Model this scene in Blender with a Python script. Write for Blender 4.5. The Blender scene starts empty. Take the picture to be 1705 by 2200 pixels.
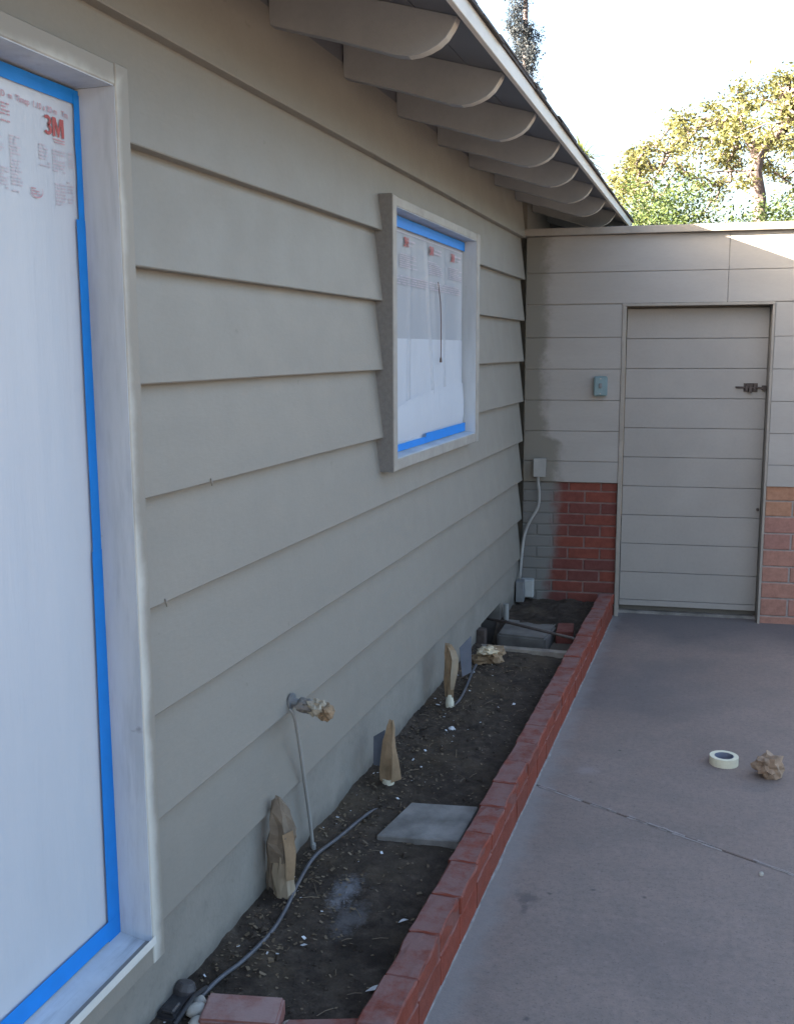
import bpy, bmesh, math, random
from mathutils import Vector, Matrix, noise
random.seed(7)
R = math.radians
S = bpy.context.scene
COL = S.collection

# ------------------------------------------------------------------ camera
cam_d = bpy.data.cameras.new('camera')
cam = bpy.data.objects.new('camera', cam_d)
COL.objects.link(cam)
S.camera = cam
cam_d.sensor_fit = 'VERTICAL'
cam_d.sensor_height = 24.0
cam_d.lens = 24.0 * 2215.9226 / 2200.0
cam_d.clip_start = 0.05
cam_d.clip_end = 600
yaw, pit, rol = R(17.50718843), R(8.88562941), R(-0.26022603)
fw = Vector((-math.sin(yaw) * math.cos(pit), math.cos(yaw) * math.cos(pit), -math.sin(pit)))
rt = Vector((math.cos(yaw), math.sin(yaw), 0))
up = rt.cross(fw)
rt2 = math.cos(rol) * rt + math.sin(rol) * up
up2 = -math.sin(rol) * rt + math.cos(rol) * up
M = Matrix((rt2, up2, -fw)).transposed().to_4x4()
M.translation = Vector((1.26198, 0.0, 1.76732))
cam.matrix_world = M

# ------------------------------------------------------------------ light
SUN_TO = Vector((-1.0, -0.60, 0.376)).normalized()
SUN_EL = math.asin(SUN_TO.z)
SUN_AZ = math.atan2(SUN_TO.x, SUN_TO.y)
world = bpy.data.worlds.new('World')
S.world = world
world.use_nodes = True
wn = world.node_tree.nodes
bg = wn['Background']
sky = wn.new('ShaderNodeTexSky')
sky.sky_type = 'NISHITA'
sky.sun_disc = False
sky.sun_elevation = SUN_EL
sky.sun_rotation = SUN_AZ
sky.air_density = 1.0
sky.dust_density = 6.0
sky.ozone_density = 1.0
world.node_tree.links.new(sky.outputs[0], bg.inputs[0])
bg.inputs[1].default_value = 0.05
sun_d = bpy.data.lights.new('sun', 'SUN')
sun_d.energy = 5.0
sun_d.angle = R(0.5)
sun_d.color = (1.0, 0.86, 0.66)
sun = bpy.data.objects.new('sun', sun_d)
COL.objects.link(sun)
sun.rotation_euler = SUN_TO.to_track_quat('Z', 'Y').to_euler()
sun.location = (-8, -5, 9)
S.view_settings.view_transform = 'Standard'
S.view_settings.look = 'None'
S.view_settings.gamma = 1.0
S.view_settings.use_curve_mapping = False
S.view_settings.exposure = 4.12
S.cycles.max_bounces = 8
S.cycles.transparent_max_bounces = 12


# ------------------------------------------------------------------ node helper
class NT:
    def __init__(s, name):
        s.m = bpy.data.materials.new(name)
        s.m.use_nodes = True
        s.t = s.m.node_tree
        s.b = s.t.nodes['Principled BSDF']
        s.out = s.t.nodes['Material Output']

    def n(s, typ, **kw):
        nd = s.t.nodes.new(typ)
        for k, v in kw.items():
            if k.startswith('i_'):
                nd.inputs[k[2:].replace('_', ' ')].default_value = v
            else:
                setattr(nd, k, v)
        return nd

    def l(s, a, b):
        s.t.links.new(a, b)

    def pos(s):
        return s.n('ShaderNodeNewGeometry').outputs['Position']

    def obj(s):
        return s.n('ShaderNodeTexCoord').outputs['Object']

    def noise(s, vec, scale, detail=4, rough=0.55, stretch=None, dist=0.0):
        if stretch:
            mp = s.n('ShaderNodeMapping')
            mp.inputs['Scale'].default_value = stretch
            s.l(vec, mp.inputs[0])
            vec = mp.outputs[0]
        nd = s.n('ShaderNodeTexNoise')
        nd.inputs['Scale'].default_value = scale
        nd.inputs['Detail'].default_value = detail
        nd.inputs['Roughness'].default_value = rough
        nd.inputs['Distortion'].default_value = dist
        s.l(vec, nd.inputs['Vector'])
        return nd.outputs['Fac']

    def ramp(s, fac, stops):
        r = s.n('ShaderNodeValToRGB')
        cr = r.color_ramp
        while len(cr.elements) < len(stops):
            cr.elements.new(0.5)
        for e, (p, c) in zip(cr.elements, stops):
            e.position = p
            e.color = c if len(c) == 4 else (*c, 1)
        s.l(fac, r.inputs[0])
        return r.outputs[0]

    def rng(s, v, a, b, c=0.0, d=1.0, smooth=True):
        r = s.n('ShaderNodeMapRange')
        r.interpolation_type = 'SMOOTHSTEP' if smooth else 'LINEAR'
        for k, x in zip(('From Min', 'From Max', 'To Min', 'To Max'), (a, b, c, d)):
            r.inputs[k].default_value = x
        s.l(v, r.inputs['Value'])
        return r.outputs[0]

    def math(s, op, a, b=None):
        m = s.n('ShaderNodeMath')
        m.operation = op
        for i, v in enumerate((a, b)):
            if v is None:
                continue
            if isinstance(v, (int, float)):
                m.inputs[i].default_value = v
            else:
                s.l(v, m.inputs[i])
        return m.outputs[0]

    def mix(s, fac, a, b, mode='MIX'):
        m = s.n('ShaderNodeMix')
        m.data_type = 'RGBA'
        m.blend_type = mode
        for sock, v in ((m.inputs[0], fac), (m.inputs[6], a), (m.inputs[7], b)):
            if isinstance(v, (int, float)):
                sock.default_value = v
            elif isinstance(v, (tuple, list)):
                sock.default_value = v if len(v) == 4 else (*v, 1)
            else:
                s.l(v, sock)
        return m.outputs[2]

    def xyz(s, vec):
        x = s.n('ShaderNodeSeparateXYZ')
        s.l(vec, x.inputs[0])
        return x.outputs

    def bump(s, h, strength=0.3, dist=0.01):
        b = s.n('ShaderNodeBump')
        b.inputs['Strength'].default_value = strength
        b.inputs['Distance'].default_value = dist
        s.l(h, b.inputs['Height'])
        s.l(b.outputs[0], s.b.inputs['Normal'])

    def fin(s, col=None, rough=0.6, metal=0.0, spec=0.4):
        if col is not None:
            if isinstance(col, (tuple, list)):
                s.b.inputs['Base Color'].default_value = col if len(col) == 4 else (*col, 1)
            else:
                s.l(col, s.b.inputs['Base Color'])
        if isinstance(rough, (int, float)):
            s.b.inputs['Roughness'].default_value = rough
        else:
            s.l(rough, s.b.inputs['Roughness'])
        s.b.inputs['Metallic'].default_value = metal
        s.b.inputs['Specular IOR Level'].default_value = spec
        return s.m


def vary(nt, base, amt, scale, stretch=None, vec=None):
    """base colour with soft blotches"""
    v = vec or nt.pos()
    f = nt.noise(v, scale, 5, 0.6, stretch)
    lo = tuple(c * (1 - amt) for c in base)
    hi = tuple(min(1, c * (1 + amt)) for c in base)
    return nt.ramp(f, [(0.3, lo), (0.7, hi)])


GREIGE = (0.246, 0.236, 0.210)
OLDPAINT = (0.305, 0.293, 0.280)


def m_siding():
    t = NT('greige_siding_paint')
    p = t.pos()
    c = vary(t, GREIGE, 0.035, 2.2, (1, 0.35, 2.0), p)
    f2 = t.noise(p, 70, 3, 0.6)
    c = t.mix(t.rng(f2, 0.35, 0.75, 0, 0.10), c, tuple(x * 0.6 for x in GREIGE))
    # small scuffs and pin marks
    f3 = t.noise(p, 19, 2, 0.5)
    c = t.mix(t.rng(f3, 0.735, 0.78, 0, 0.35), c, (0.14, 0.135, 0.12))
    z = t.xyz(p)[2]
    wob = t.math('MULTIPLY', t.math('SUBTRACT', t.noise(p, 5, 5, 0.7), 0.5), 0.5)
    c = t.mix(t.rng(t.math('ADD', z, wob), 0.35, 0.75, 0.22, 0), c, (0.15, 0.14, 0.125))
    run = t.noise(p, 26, 4, 0.6, (1, 1.0, 0.10))
    c = t.mix(t.rng(run, 0.62, 0.80, 0, 0.08), c, (0.14, 0.135, 0.12))
    h = t.math('ADD', t.noise(p, 130, 4, 0.6, (1, 0.25, 1)), t.math('MULTIPLY', t.noise(p, 11, 3, 0.5, (1, 0.5, 1)), 0.8))
    t.bump(h, 0.22, 0.0025)
    return t.fin(c, t.rng(t.noise(p, 6, 3), 0.3, 0.7, 0.50, 0.60))


def m_foundation():
    """painted foundation, splashed with soil along its foot"""
    t = NT('painted_foundation')
    p = t.pos()
    x = t.xyz(p)
    c = vary(t, (0.225, 0.218, 0.198), 0.12, 5, None, p)
    wob = t.math('MULTIPLY', t.math('SUBTRACT', t.noise(p, 8, 5, 0.65), 0.5), 0.16)
    e = t.math('ADD', x[2], wob)
    c = t.mix(t.rng(e, 0.10, 0.20, 0.75, 0), c, (0.075, 0.07, 0.068))
    c = t.mix(t.rng(t.noise(p, 34, 4, 0.7), 0.5, 0.75, 0, 0.25), c, (0.11, 0.105, 0.10))
    t.bump(t.noise(p, 70, 4, 0.65), 0.4, 0.003)
    return t.fin(c, 0.75)


def m_wallboard():
    """older paint on the end wall, fresh overspray along the house corner"""
    t = NT('end_wall_paint')
    p = t.pos()
    x = t.xyz(p)
    c = vary(t, OLDPAINT, 0.06, 2.5, (0.5, 1, 2), p)
    wob = t.noise(p, 5.5, 4, 0.65)
    low = t.rng(x[2], 1.16, 1.21, 0.10, 0.0)
    edge = t.math('ADD', t.math('ADD', x[0], t.math('MULTIPLY', t.math('SUBTRACT', wob, 0.5), 0.16)), t.math('MULTIPLY', low, -1.0))
    edge = t.math('ADD', edge, t.math('MULTIPLY', t.math('SUBTRACT', t.noise(p, 60, 4, 0.7), 0.5), 0.05))
    spray = t.rng(edge, 0.095, 0.185, 1, 0)
    c = t.mix(spray, c, (0.165, 0.158, 0.138))
    f2 = t.noise(p, 90, 3, 0.6, (0.3, 1, 1))
    c = t.mix(t.rng(f2, 0.4, 0.75, 0, 0.10), c, tuple(v * 0.6 for v in OLDPAINT))
    t.bump(t.noise(p, 150, 4, 0.6, (0.25, 1, 1)), 0.3, 0.002)
    return t.fin(c, 0.55)


def m_paint(name, base, amt=0.06, scale=4, rough=0.55):
    t = NT(name)
    p = t.pos()
    c = vary(t, base, amt, scale, None, p)
    c = t.mix(t.rng(t.noise(p, 60, 3), 0.4, 0.8, 0, 0.12), c, tuple(v * 0.6 for v in base))
    t.bump(t.noise(p, 140, 3), 0.25, 0.002)
    return t.fin(c, rough)


def m_jamb(name='weathered_white_primer', ax=(1, 1.0, 0.12), k=1.0):
    """bare primed window jamb: white with grey weathering streaks"""
    t = NT(name)
    p = t.pos()
    c = vary(t, (0.44, 0.485, 0.525), 0.16, 3, (2, 2, 0.4), p)
    st = t.noise(p, 16, 5, 0.7, ax)
    c = t.mix(t.rng(st, 0.50, 0.70, 0, min(1, 0.45 * k)), c, (0.30, 0.33, 0.37))
    c = t.mix(t.rng(t.noise(p, 55, 4, 0.7, (1, 1, 0.15)), 0.5, 0.8, 0, 0.22), c, (0.25, 0.27, 0.30))
    mk = t.noise(p, 9, 3, 0.5, (1, 1, 2.0))
    c = t.mix(t.rng(mk, 0.66, 0.72, 0, 0.6), c, (0.16, 0.16, 0.16))
    t.bump(st, 0.3, 0.003)
    return t.fin(c, 0.6)


def m_casing(name, y_in, y_out, z_in, z_out):
    """white casing with greige overspray creeping in from the outer edge"""
    t = NT(name)
    p = t.pos()
    x = t.xyz(p)
    wob = t.math('MULTIPLY', t.math('SUBTRACT', t.noise(p, 7, 4, 0.6), 0.5), 1.1)
    a = t.rng(x[1], y_in, y_out, 0, 1, False)
    b = t.rng(x[2], z_in, z_out, 0, 1, False)
    e = t.math('ADD', t.math('MAXIMUM', a, b), wob)
    e2 = t.rng(x[2], 1.2, 1.45, -0.05, 0.28)
    e = t.math('ADD', e, e2)
    c = t.mix(t.rng(e, 0.0, 0.85, 0, 1), (0.50, 0.51, 0.48), GREIGE)
    t.bump(t.noise(p, 120, 3), 0.25, 0.002)
    return t.fin(c, 0.55)


def m_brick(name, c1, c2, dust, spray=False, dusty=0.35):
    t = NT(name)
    o = t.obj()
    g = t.n('ShaderNodeNewGeometry')
    rnd = t.n('ShaderNodeObjectInfo').outputs['Random']
    c = t.mix(rnd, c1, c2)
    c = t.mix(t.rng(t.noise(g.outputs['Position'], 24, 5, 0.7), 0.3, 0.75, 0, 0.55), c, tuple(v * 0.45 for v in c1))
    # pale dust and scuffs, mostly where the face looks up
    nz = t.xyz(g.outputs['Normal'])[2]
    sc = t.noise(g.outputs['Position'], 11, 5, 0.7)
    k = t.math('MULTIPLY', t.rng(nz, 0.5, 0.9, 0.12, 1.0), t.rng(sc, 0.30, 0.60, 0.12, 1.0))
    c = t.mix(t.math('MULTIPLY', k, dusty), c, dust)
    if spray:
        x = t.xyz(g.outputs['Position'])
        wob = t.math('MULTIPLY', t.math('SUBTRACT', t.noise(g.outputs['Position'], 6, 4, 0.6), 0.5), 0.16)
        zz = t.rng(x[2], 0.12, 0.45, 0.05, 0.0)
        e = t.math('ADD', t.math('ADD', x[0], wob), zz)
        c = t.mix(t.rng(e, 0.17, 0.27, 0.95, 0.0), c, (0.165, 0.17, 0.165))
    t.bump(t.noise(g.outputs['Position'], 80, 5, 0.7), 0.5, 0.004)
    return t.fin(c, 0.85, spec=0.25)


def m_mortar(spray=True):
    t = NT('mortar_joint')
    p = t.pos()
    c = vary(t, (0.185, 0.125, 0.115), 0.25, 20, None, p)
    if spray:
        x = t.xyz(p)
        wob = t.math('MULTIPLY', t.math('SUBTRACT', t.noise(p, 6, 4, 0.6), 0.5), 0.16)
        e = t.math('ADD', x[0], wob)
        c = t.mix(t.rng(e, 0.17, 0.27, 0.95, 0.0), c, (0.15, 0.155, 0.15))
    t.bump(t.noise(p, 120, 4), 0.5, 0.003)
    return t.fin(c, 0.9, spec=0.2)


DK, PL = (0.07, 0.068, 0.072), (0.30, 0.27, 0.27)
STAINS = [(0.717, 3.11, 0.05, 0.05, 0.55, DK), (0.722, 3.05, 0.014, 0.06, 0.5, DK), (0.785, 3.162, 0.014, 0.010, 0.75, DK), (0.918, 3.227, 0.012, 0.009, 0.75, DK),
          (1.083, 3.229, 0.009, 0.011, 0.75, DK), (0.774, 4.214, 0.06, 0.06, 0.40, PL), (0.829, 2.50, 0.012, 0.014, 0.65, DK), (0.885, 4.48, 0.010, 0.012, 0.75, DK),
          (1.15, 2.9, 0.35, 0.25, 0.25, (0.14, 0.12, 0.12))]


def m_patio():
    t = NT('tinted_patio_concrete')
    p = t.pos()
    x = t.xyz(p)
    c = vary(t, (0.232, 0.184, 0.163), 0.12, 1.3, None, p)
    f = t.noise(p, 5, 6, 0.7)
    c = t.mix(t.rng(f, 0.35, 0.72, 0, 0.5), c, (0.165, 0.145, 0.134))
    # grains
    g = t.noise(p, 160, 3, 0.7)
    c = t.mix(t.rng(g, 0.50, 0.70, 0, 0.40), c, (0.27, 0.22, 0.21))
    c = t.mix(t.rng(t.noise(p, 42, 4, 0.7), 0.40, 0.70, 0, 0.35), c, (0.12, 0.105, 0.105))
    c = t.mix(t.rng(t.noise(p, 30, 4, 0.7), 0.52, 0.72, 0, 0.35), c, (0.28, 0.225, 0.215))
    g2 = t.noise(p, 110, 3, 0.7)
    c = t.mix(t.rng(g2, 0.55, 0.70, 0, 0.55), c, (0.07, 0.065, 0.07))
    # dark spray-paint drift near the gate and beside the far kerb
    wob = t.math('MULTIPLY', t.math('SUBTRACT', t.noise(p, 2.2, 5, 0.6), 0.5), 1.6)
    near_wall = t.rng(t.math('ADD', x[1], t.math('MULTIPLY', wob, 0.6)), 6.05, 6.75, 0, 0.60)
    c = t.mix(near_wall, c, (0.075, 0.078, 0.088))
    a = t.math('MULTIPLY', t.rng(t.math('ADD', x[1], wob), 4.7, 5.2, 0, 1), t.rng(t.math('ADD', x[1], wob), 5.5, 6.1, 1, 0))
    a = t.math('MULTIPLY', a, t.rng(t.math('ADD', x[0], t.math('MULTIPLY', wob, 0.35)), 0.9, 1.45, 0.42, 0.0))
    c = t.mix(a, c, (0.085, 0.088, 0.098))
    # scattered dark spots
    sp = t.noise(p, 13, 2, 0.5)
    c = t.mix(t.rng(sp, 0.745, 0.785, 0, 0.6), c, (0.06, 0.062, 0.065))
    # individual stains: oil star, drips, a pale smear
    wob2 = t.math('MULTIPLY', t.math('SUBTRACT', t.noise(p, 30, 5, 0.7), 0.5), 2.2)
    for (px, py, rx, ry, k, cc) in STAINS:
        dx = t.math('DIVIDE', t.math('SUBTRACT', x[0], px), rx)
        dy = t.math('DIVIDE', t.math('SUBTRACT', x[1], py), ry)
        d = t.math('SQRT', t.math('ADD', t.math('MULTIPLY', dx, dx), t.math('MULTIPLY', dy, dy)))
        c = t.mix(t.rng(t.math('ADD', d, wob2), 0.2, 1.1, k, 0), c, cc)
    # paler grit swept against the kerb
    k = t.rng(t.math('ADD', x[0], t.math('MULTIPLY', t.math('SUBTRACT', t.noise(p, 9, 4), 0.5), 0.12)), 0.60, 0.70, 0.5, 0)
    c = t.mix(k, c, (0.25, 0.26, 0.26))
    t.bump(t.math('ADD', t.noise(p, 130, 5, 0.7), t.math('MULTIPLY', f, 0.5)), 0.35, 0.003)
    return t.fin(c, 0.8, spec=0.3)


def m_soil():
    t = NT('dark_garden_soil')
    p = t.pos()
    x = t.xyz(p)
    c = t.ramp(t.noise(p, 18, 6, 0.75), [(0.3, (0.030, 0.024, 0.020)), (0.55, (0.070, 0.056, 0.046)), (0.75, (0.135, 0.110, 0.088))])
    c = t.mix(t.rng(t.noise(p, 3.5, 5, 0.65), 0.45, 0.68, 0, 0.7), c, (0.095, 0.074, 0.052))
    c = t.mix(t.rng(t.noise(p, 2.2, 4, 0.6), 0.5, 0.72, 0, 0.6), c, (0.016, 0.013, 0.012))
    # spilled white powder at two places
    wob = t.math('MULTIPLY', t.math('SUBTRACT', t.noise(p, 17, 5, 0.7), 0.5), 0.15)
    for (px, py, rx, ry, k) in ((0.205, 2.80, 0.045, 0.11, 0.8), (0.27, 2.66, 0.05, 0.10, 0.32)):
        dx = t.math('DIVIDE', t.math('SUBTRACT', x[0], px), rx)
        dy = t.math('DIVIDE', t.math('SUBTRACT', x[1], py), ry)
        d = t.math('SQRT', t.math('ADD', t.math('MULTIPLY', dx, dx), t.math('MULTIPLY', dy, dy)))
        d = t.math('ADD', d, t.math('MULTIPLY', wob, 11.0))
        d = t.math('ADD', d, t.math('MULTIPLY', t.math('SUBTRACT', t.noise(p, 95, 4, 0.7), 0.5), 1.6))
        c = t.mix(t.rng(d, 0.25, 1.25, k * 0.8, 0), c, (0.27, 0.28, 0.31))
    t.bump(t.noise(p, 70, 6, 0.75), 0.9, 0.012)
    return t.fin(c, 0.95, spec=0.15)


def m_simple(name, base, amt=0.12, scale=20, rough=0.6, metal=0.0, bump=0.3, bs=90, bd=0.003, spec=0.4):
    t = NT(name)
    o = t.obj()
    c = vary(t, base, amt, scale, None, o)
    if bump:
        t.bump(t.noise(o, bs, 4, 0.65), bump, bd)
    return t.fin(c, rough, metal, spec)


def m_film(name='white_masking_film', tr_=0.18):
    t = NT(name)
    p = t.pos()
    c = vary(t, (0.57, 0.625, 0.70), 0.03, 3, (1, 1, 0.5), p)
    t.bump(t.noise(p, 9, 5, 0.55, (1, 1.6, 0.25)), 0.28, 0.02)
    t.fin(c, 0.42, spec=0.45)
    tr = t.n('ShaderNodeBsdfTransparent')
    mx = t.n('ShaderNodeMixShader')
    mx.inputs[0].default_value = tr_
    t.l(t.b.outputs[0], mx.inputs[1])
    t.l(tr.outputs[0], mx.inputs[2])
    t.l(mx.outputs[0], t.out.inputs['Surface'])
    return t.m


def m_kraft():
    t = NT('brown_kraft_paper')
    o = t.obj()
    c = vary(t, (0.255, 0.185, 0.118), 0.28, 14, None, o)
    c = t.mix(t.rng(t.noise(o, 6, 3), 0.5, 0.75, 0, 0.5), c, (0.22, 0.14, 0.08))
    t.bump(t.noise(o, 45, 4, 0.6), 0.3, 0.006)
    t.b.inputs['Sheen Weight'].default_value = 0.05
    return t.fin(c, 0.75, spec=0.25)


def m_leaf(name, c1, c2, tr=0.35):
    t = NT(name)
    g = t.n('ShaderNodeNewGeometry')
    c = t.mix(g.outputs['Random Per Island'], c1, c2)
    c = t.mix(t.rng(t.noise(g.outputs['Position'], 1.1, 3), 0.35, 0.7, 0, 0.55), c, tuple(v * 0.55 for v in c1))
    t.fin(c, 0.6, spec=0.3)
    tl = t.n('ShaderNodeBsdfTranslucent')
    t.l(c, tl.inputs['Color'])
    mx = t.n('ShaderNodeMixShader')
    mx.inputs[0].default_value = tr
    t.l(t.b.outputs[0], mx.inputs[1])
    t.l(tl.outputs[0], mx.inputs[2])
    t.l(mx.outputs[0], t.out.inputs['Surface'])
    return t.m


MAT = dict(
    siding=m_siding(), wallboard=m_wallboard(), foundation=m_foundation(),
    greige=m_paint('greige_trim_paint', GREIGE), wornpaint=m_paint('worn_beige_paint', (0.27, 0.25, 0.225), 0.12, 9),
    doorpaint=m_paint('door_paint', (0.285, 0.272, 0.258), 0.06, 3),
    darkgap=m_paint('shadowed_backing_board', (0.12, 0.115, 0.105)),
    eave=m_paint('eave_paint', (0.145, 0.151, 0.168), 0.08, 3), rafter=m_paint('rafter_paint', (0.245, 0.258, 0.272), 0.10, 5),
    endcut=m_paint('skylit_rafter_end', (0.46, 0.44, 0.40), 0.08, 8),  # rafter colour made paler, skylight painted onto the end cuts
    fascia=m_paint('pale_fascia_paint', (0.62, 0.60, 0.55), 0.08, 4),
    rawreturn=m_simple('rough_bare_fibreboard', (0.185, 0.188, 0.188), 0.12, 60, 0.9, bump=0.5, bs=160),
    jamb=m_jamb(), sillwood=m_jamb('weathered_sill_primer', (1.3, 0.10, 1.0), 1.9),
    bigcase=m_casing('casing_overspray_large', 1.975, 2.027, 2.312, 2.362),
    smallcase=m_paint('casing_worn_paint', (0.31, 0.30, 0.275), 0.16, 11),
    sillwhite=m_paint('white_sill_paint', (0.56, 0.57, 0.55), 0.06, 8),
        wallbrick=m_brick('red_wall_brick', (0.20, 0.055, 0.038), (0.125, 0.045, 0.042), (0.3, 0.2, 0.18), True, 0.2),
    kerbbrick=m_brick('red_kerb_brick', (0.24, 0.046, 0.024), (0.175, 0.046, 0.030), (0.21, 0.125, 0.118), False, 0.95),
    pinkblock=m_brick('pink_slump_block', (0.36, 0.19, 0.145), (0.27, 0.135, 0.125), (0.34, 0.28, 0.26), False, 0.4),
    tanblock=m_brick('tan_slump_block', (0.40, 0.20, 0.115), (0.34, 0.19, 0.13), (0.34, 0.28, 0.26), False, 0.4),
    loosebrick=m_brick('faded_loose_brick', (0.30, 0.145, 0.125), (0.26, 0.10, 0.085), (0.33, 0.24, 0.23), False, 0.8),
    mortar=m_mortar(), patio=m_patio(), soil=m_soil(),
    joint=m_simple('pale_joint_mortar', (0.27, 0.245, 0.24), 0.2, 30, 0.9),
    fillet=m_simple('grey_mortar_fillet', (0.20, 0.19, 0.19), 0.35, 26, 0.9), kerbmortar=m_simple('reddish_kerb_mortar', (0.16, 0.06, 0.05), 0.25, 30, 0.9),
    concrete=m_simple('grey_concrete', (0.185, 0.178, 0.170), 0.45, 8, 0.85, bump=0.5, bs=60),
    oldconcrete=m_simple('stained_old_concrete', (0.15, 0.142, 0.132), 0.3, 9, 0.9, bump=0.5, bs=60),
    earth=m_simple('bare_earth', (0.09, 0.075, 0.06), 0.2, 2, 0.95),
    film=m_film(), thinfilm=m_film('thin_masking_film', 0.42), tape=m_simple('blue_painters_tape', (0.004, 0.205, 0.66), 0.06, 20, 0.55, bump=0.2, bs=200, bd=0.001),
    ink=m_simple('red_print', (0.40, 0.10, 0.10), 0.1, 20, 0.6, bump=0),
    paleink=m_simple('faded_pink_print', (0.50, 0.46, 0.53), 0.1, 20, 0.6, bump=0),
    midink=m_simple('faint_red_print', (0.48, 0.30, 0.35), 0.1, 20, 0.6, bump=0),
    glass=None, vinyl=m_simple('white_vinyl_sash', (0.78, 0.80, 0.80), 0.03, 6, 0.4, bump=0.05),
    blind=m_simple('pale_roller_blind', (0.68, 0.66, 0.62), 0.05, 4, 0.8), curtain=m_simple('grey_curtain', (0.33, 0.34, 0.36), 0.2, 3, 0.9),
    dark=m_simple('dark_room', (0.05, 0.05, 0.055), 0.1, 2, 0.9, bump=0),
    kraft=m_kraft(), greykraft=m_simple('grey_brown_paper', (0.175, 0.142, 0.108), 0.3, 16, 0.8), tubepaper=m_simple('cream_tan_paper', (0.30, 0.25, 0.185), 0.12, 12, 0.7), bone=m_simple('cream_plastic', (0.60, 0.58, 0.48), 0.08, 20, 0.5),
    maskcream=m_simple('cream_masking_tape', (0.66, 0.64, 0.50), 0.06, 40, 0.7),
    core=m_simple('grey_blue_card_core', (0.16, 0.18, 0.24), 0.1, 20, 0.8),
    conduit=m_simple('grey_painted_metal', (0.27, 0.275, 0.27), 0.1, 15, 0.5),
    boxgrey=m_simple('dull_grey_metal', (0.17, 0.18, 0.19), 0.15, 15, 0.5),
    coverlight=m_simple('pale_grey_plastic', (0.36, 0.38, 0.38), 0.1, 15, 0.5),
    teal=m_simple('blue_grey_plastic', (0.16, 0.245, 0.27), 0.1, 15, 0.5),
    iron=m_simple('rusty_dark_iron', (0.075, 0.06, 0.055), 0.35, 30, 0.7, 0.3),
    steel=m_simple('worn_steel', (0.42, 0.38, 0.34), 0.3, 14, 0.45, 0.6),
    blackplastic=m_simple('black_plastic', (0.03, 0.03, 0.034), 0.2, 20, 0.5),
    hose=m_simple('grey_irrigation_tube', (0.085, 0.09, 0.105), 0.3, 12, 0.45),
    shingle=m_simple('dark_asphalt_shingle', (0.07, 0.062, 0.06), 0.3, 40, 0.95, bump=0.6, bs=200),
    stone=m_simple('pale_pebble', (0.38, 0.37, 0.34), 0.25, 14, 0.8),
    chip=m_leaf('wood_chips', (0.20, 0.155, 0.105), (0.10, 0.075, 0.05), 0.0),
    whitechip=m_simple('pale_paint_flake', (0.55, 0.57, 0.60), 0.1, 20, 0.8),
    flap=m_simple('dark_blue_grey_paper', (0.085, 0.095, 0.12), 0.15, 12, 0.8),
    bark=m_simple('purple_grey_bark', (0.115, 0.092, 0.095), 0.35, 6, 0.9, bump=0.8, bs=12, bd=0.03),
    leafyellow=m_leaf('yellow_green_leaves', (0.135, 0.13, 0.045), (0.085, 0.10, 0.038), 0.4),
    leafdark=m_leaf('dark_shrub_leaves', (0.030, 0.058, 0.022), (0.085, 0.115, 0.03), 0.25),
    leafmid=m_leaf('mid_green_leaves', (0.075, 0.105, 0.03), (0.13, 0.14, 0.045), 0.3),
    leafcon=m_leaf('conifer_sprays', (0.030, 0.042, 0.055), (0.040, 0.046, 0.056), 0.4),
)


def m_glass():
    t = NT('window_glass')
    t.fin((0.03, 0.035, 0.04), 0.3, spec=0.4)
    t.b.inputs['Alpha'].default_value = 0.22
    return t.m


MAT['glass'] = m_glass()


# ------------------------------------------------------------------ mesh helpers
def empty(name, loc=(0, 0, 0), label=None, cat=None, group=None, kind=None, rz=0.0):
    o = bpy.data.objects.new(name, None)
    COL.objects.link(o)
    o.location = loc
    o.rotation_euler = (0, 0, rz)
    o.empty_display_size = 0.1
    return tag(o, label, cat, group, kind)


def tag(o, label=None, cat=None, group=None, kind=None):
    for k, v in (('label', label), ('category', cat), ('group', group), ('kind', kind)):
        if v:
            o[k] = v
    return o


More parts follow.
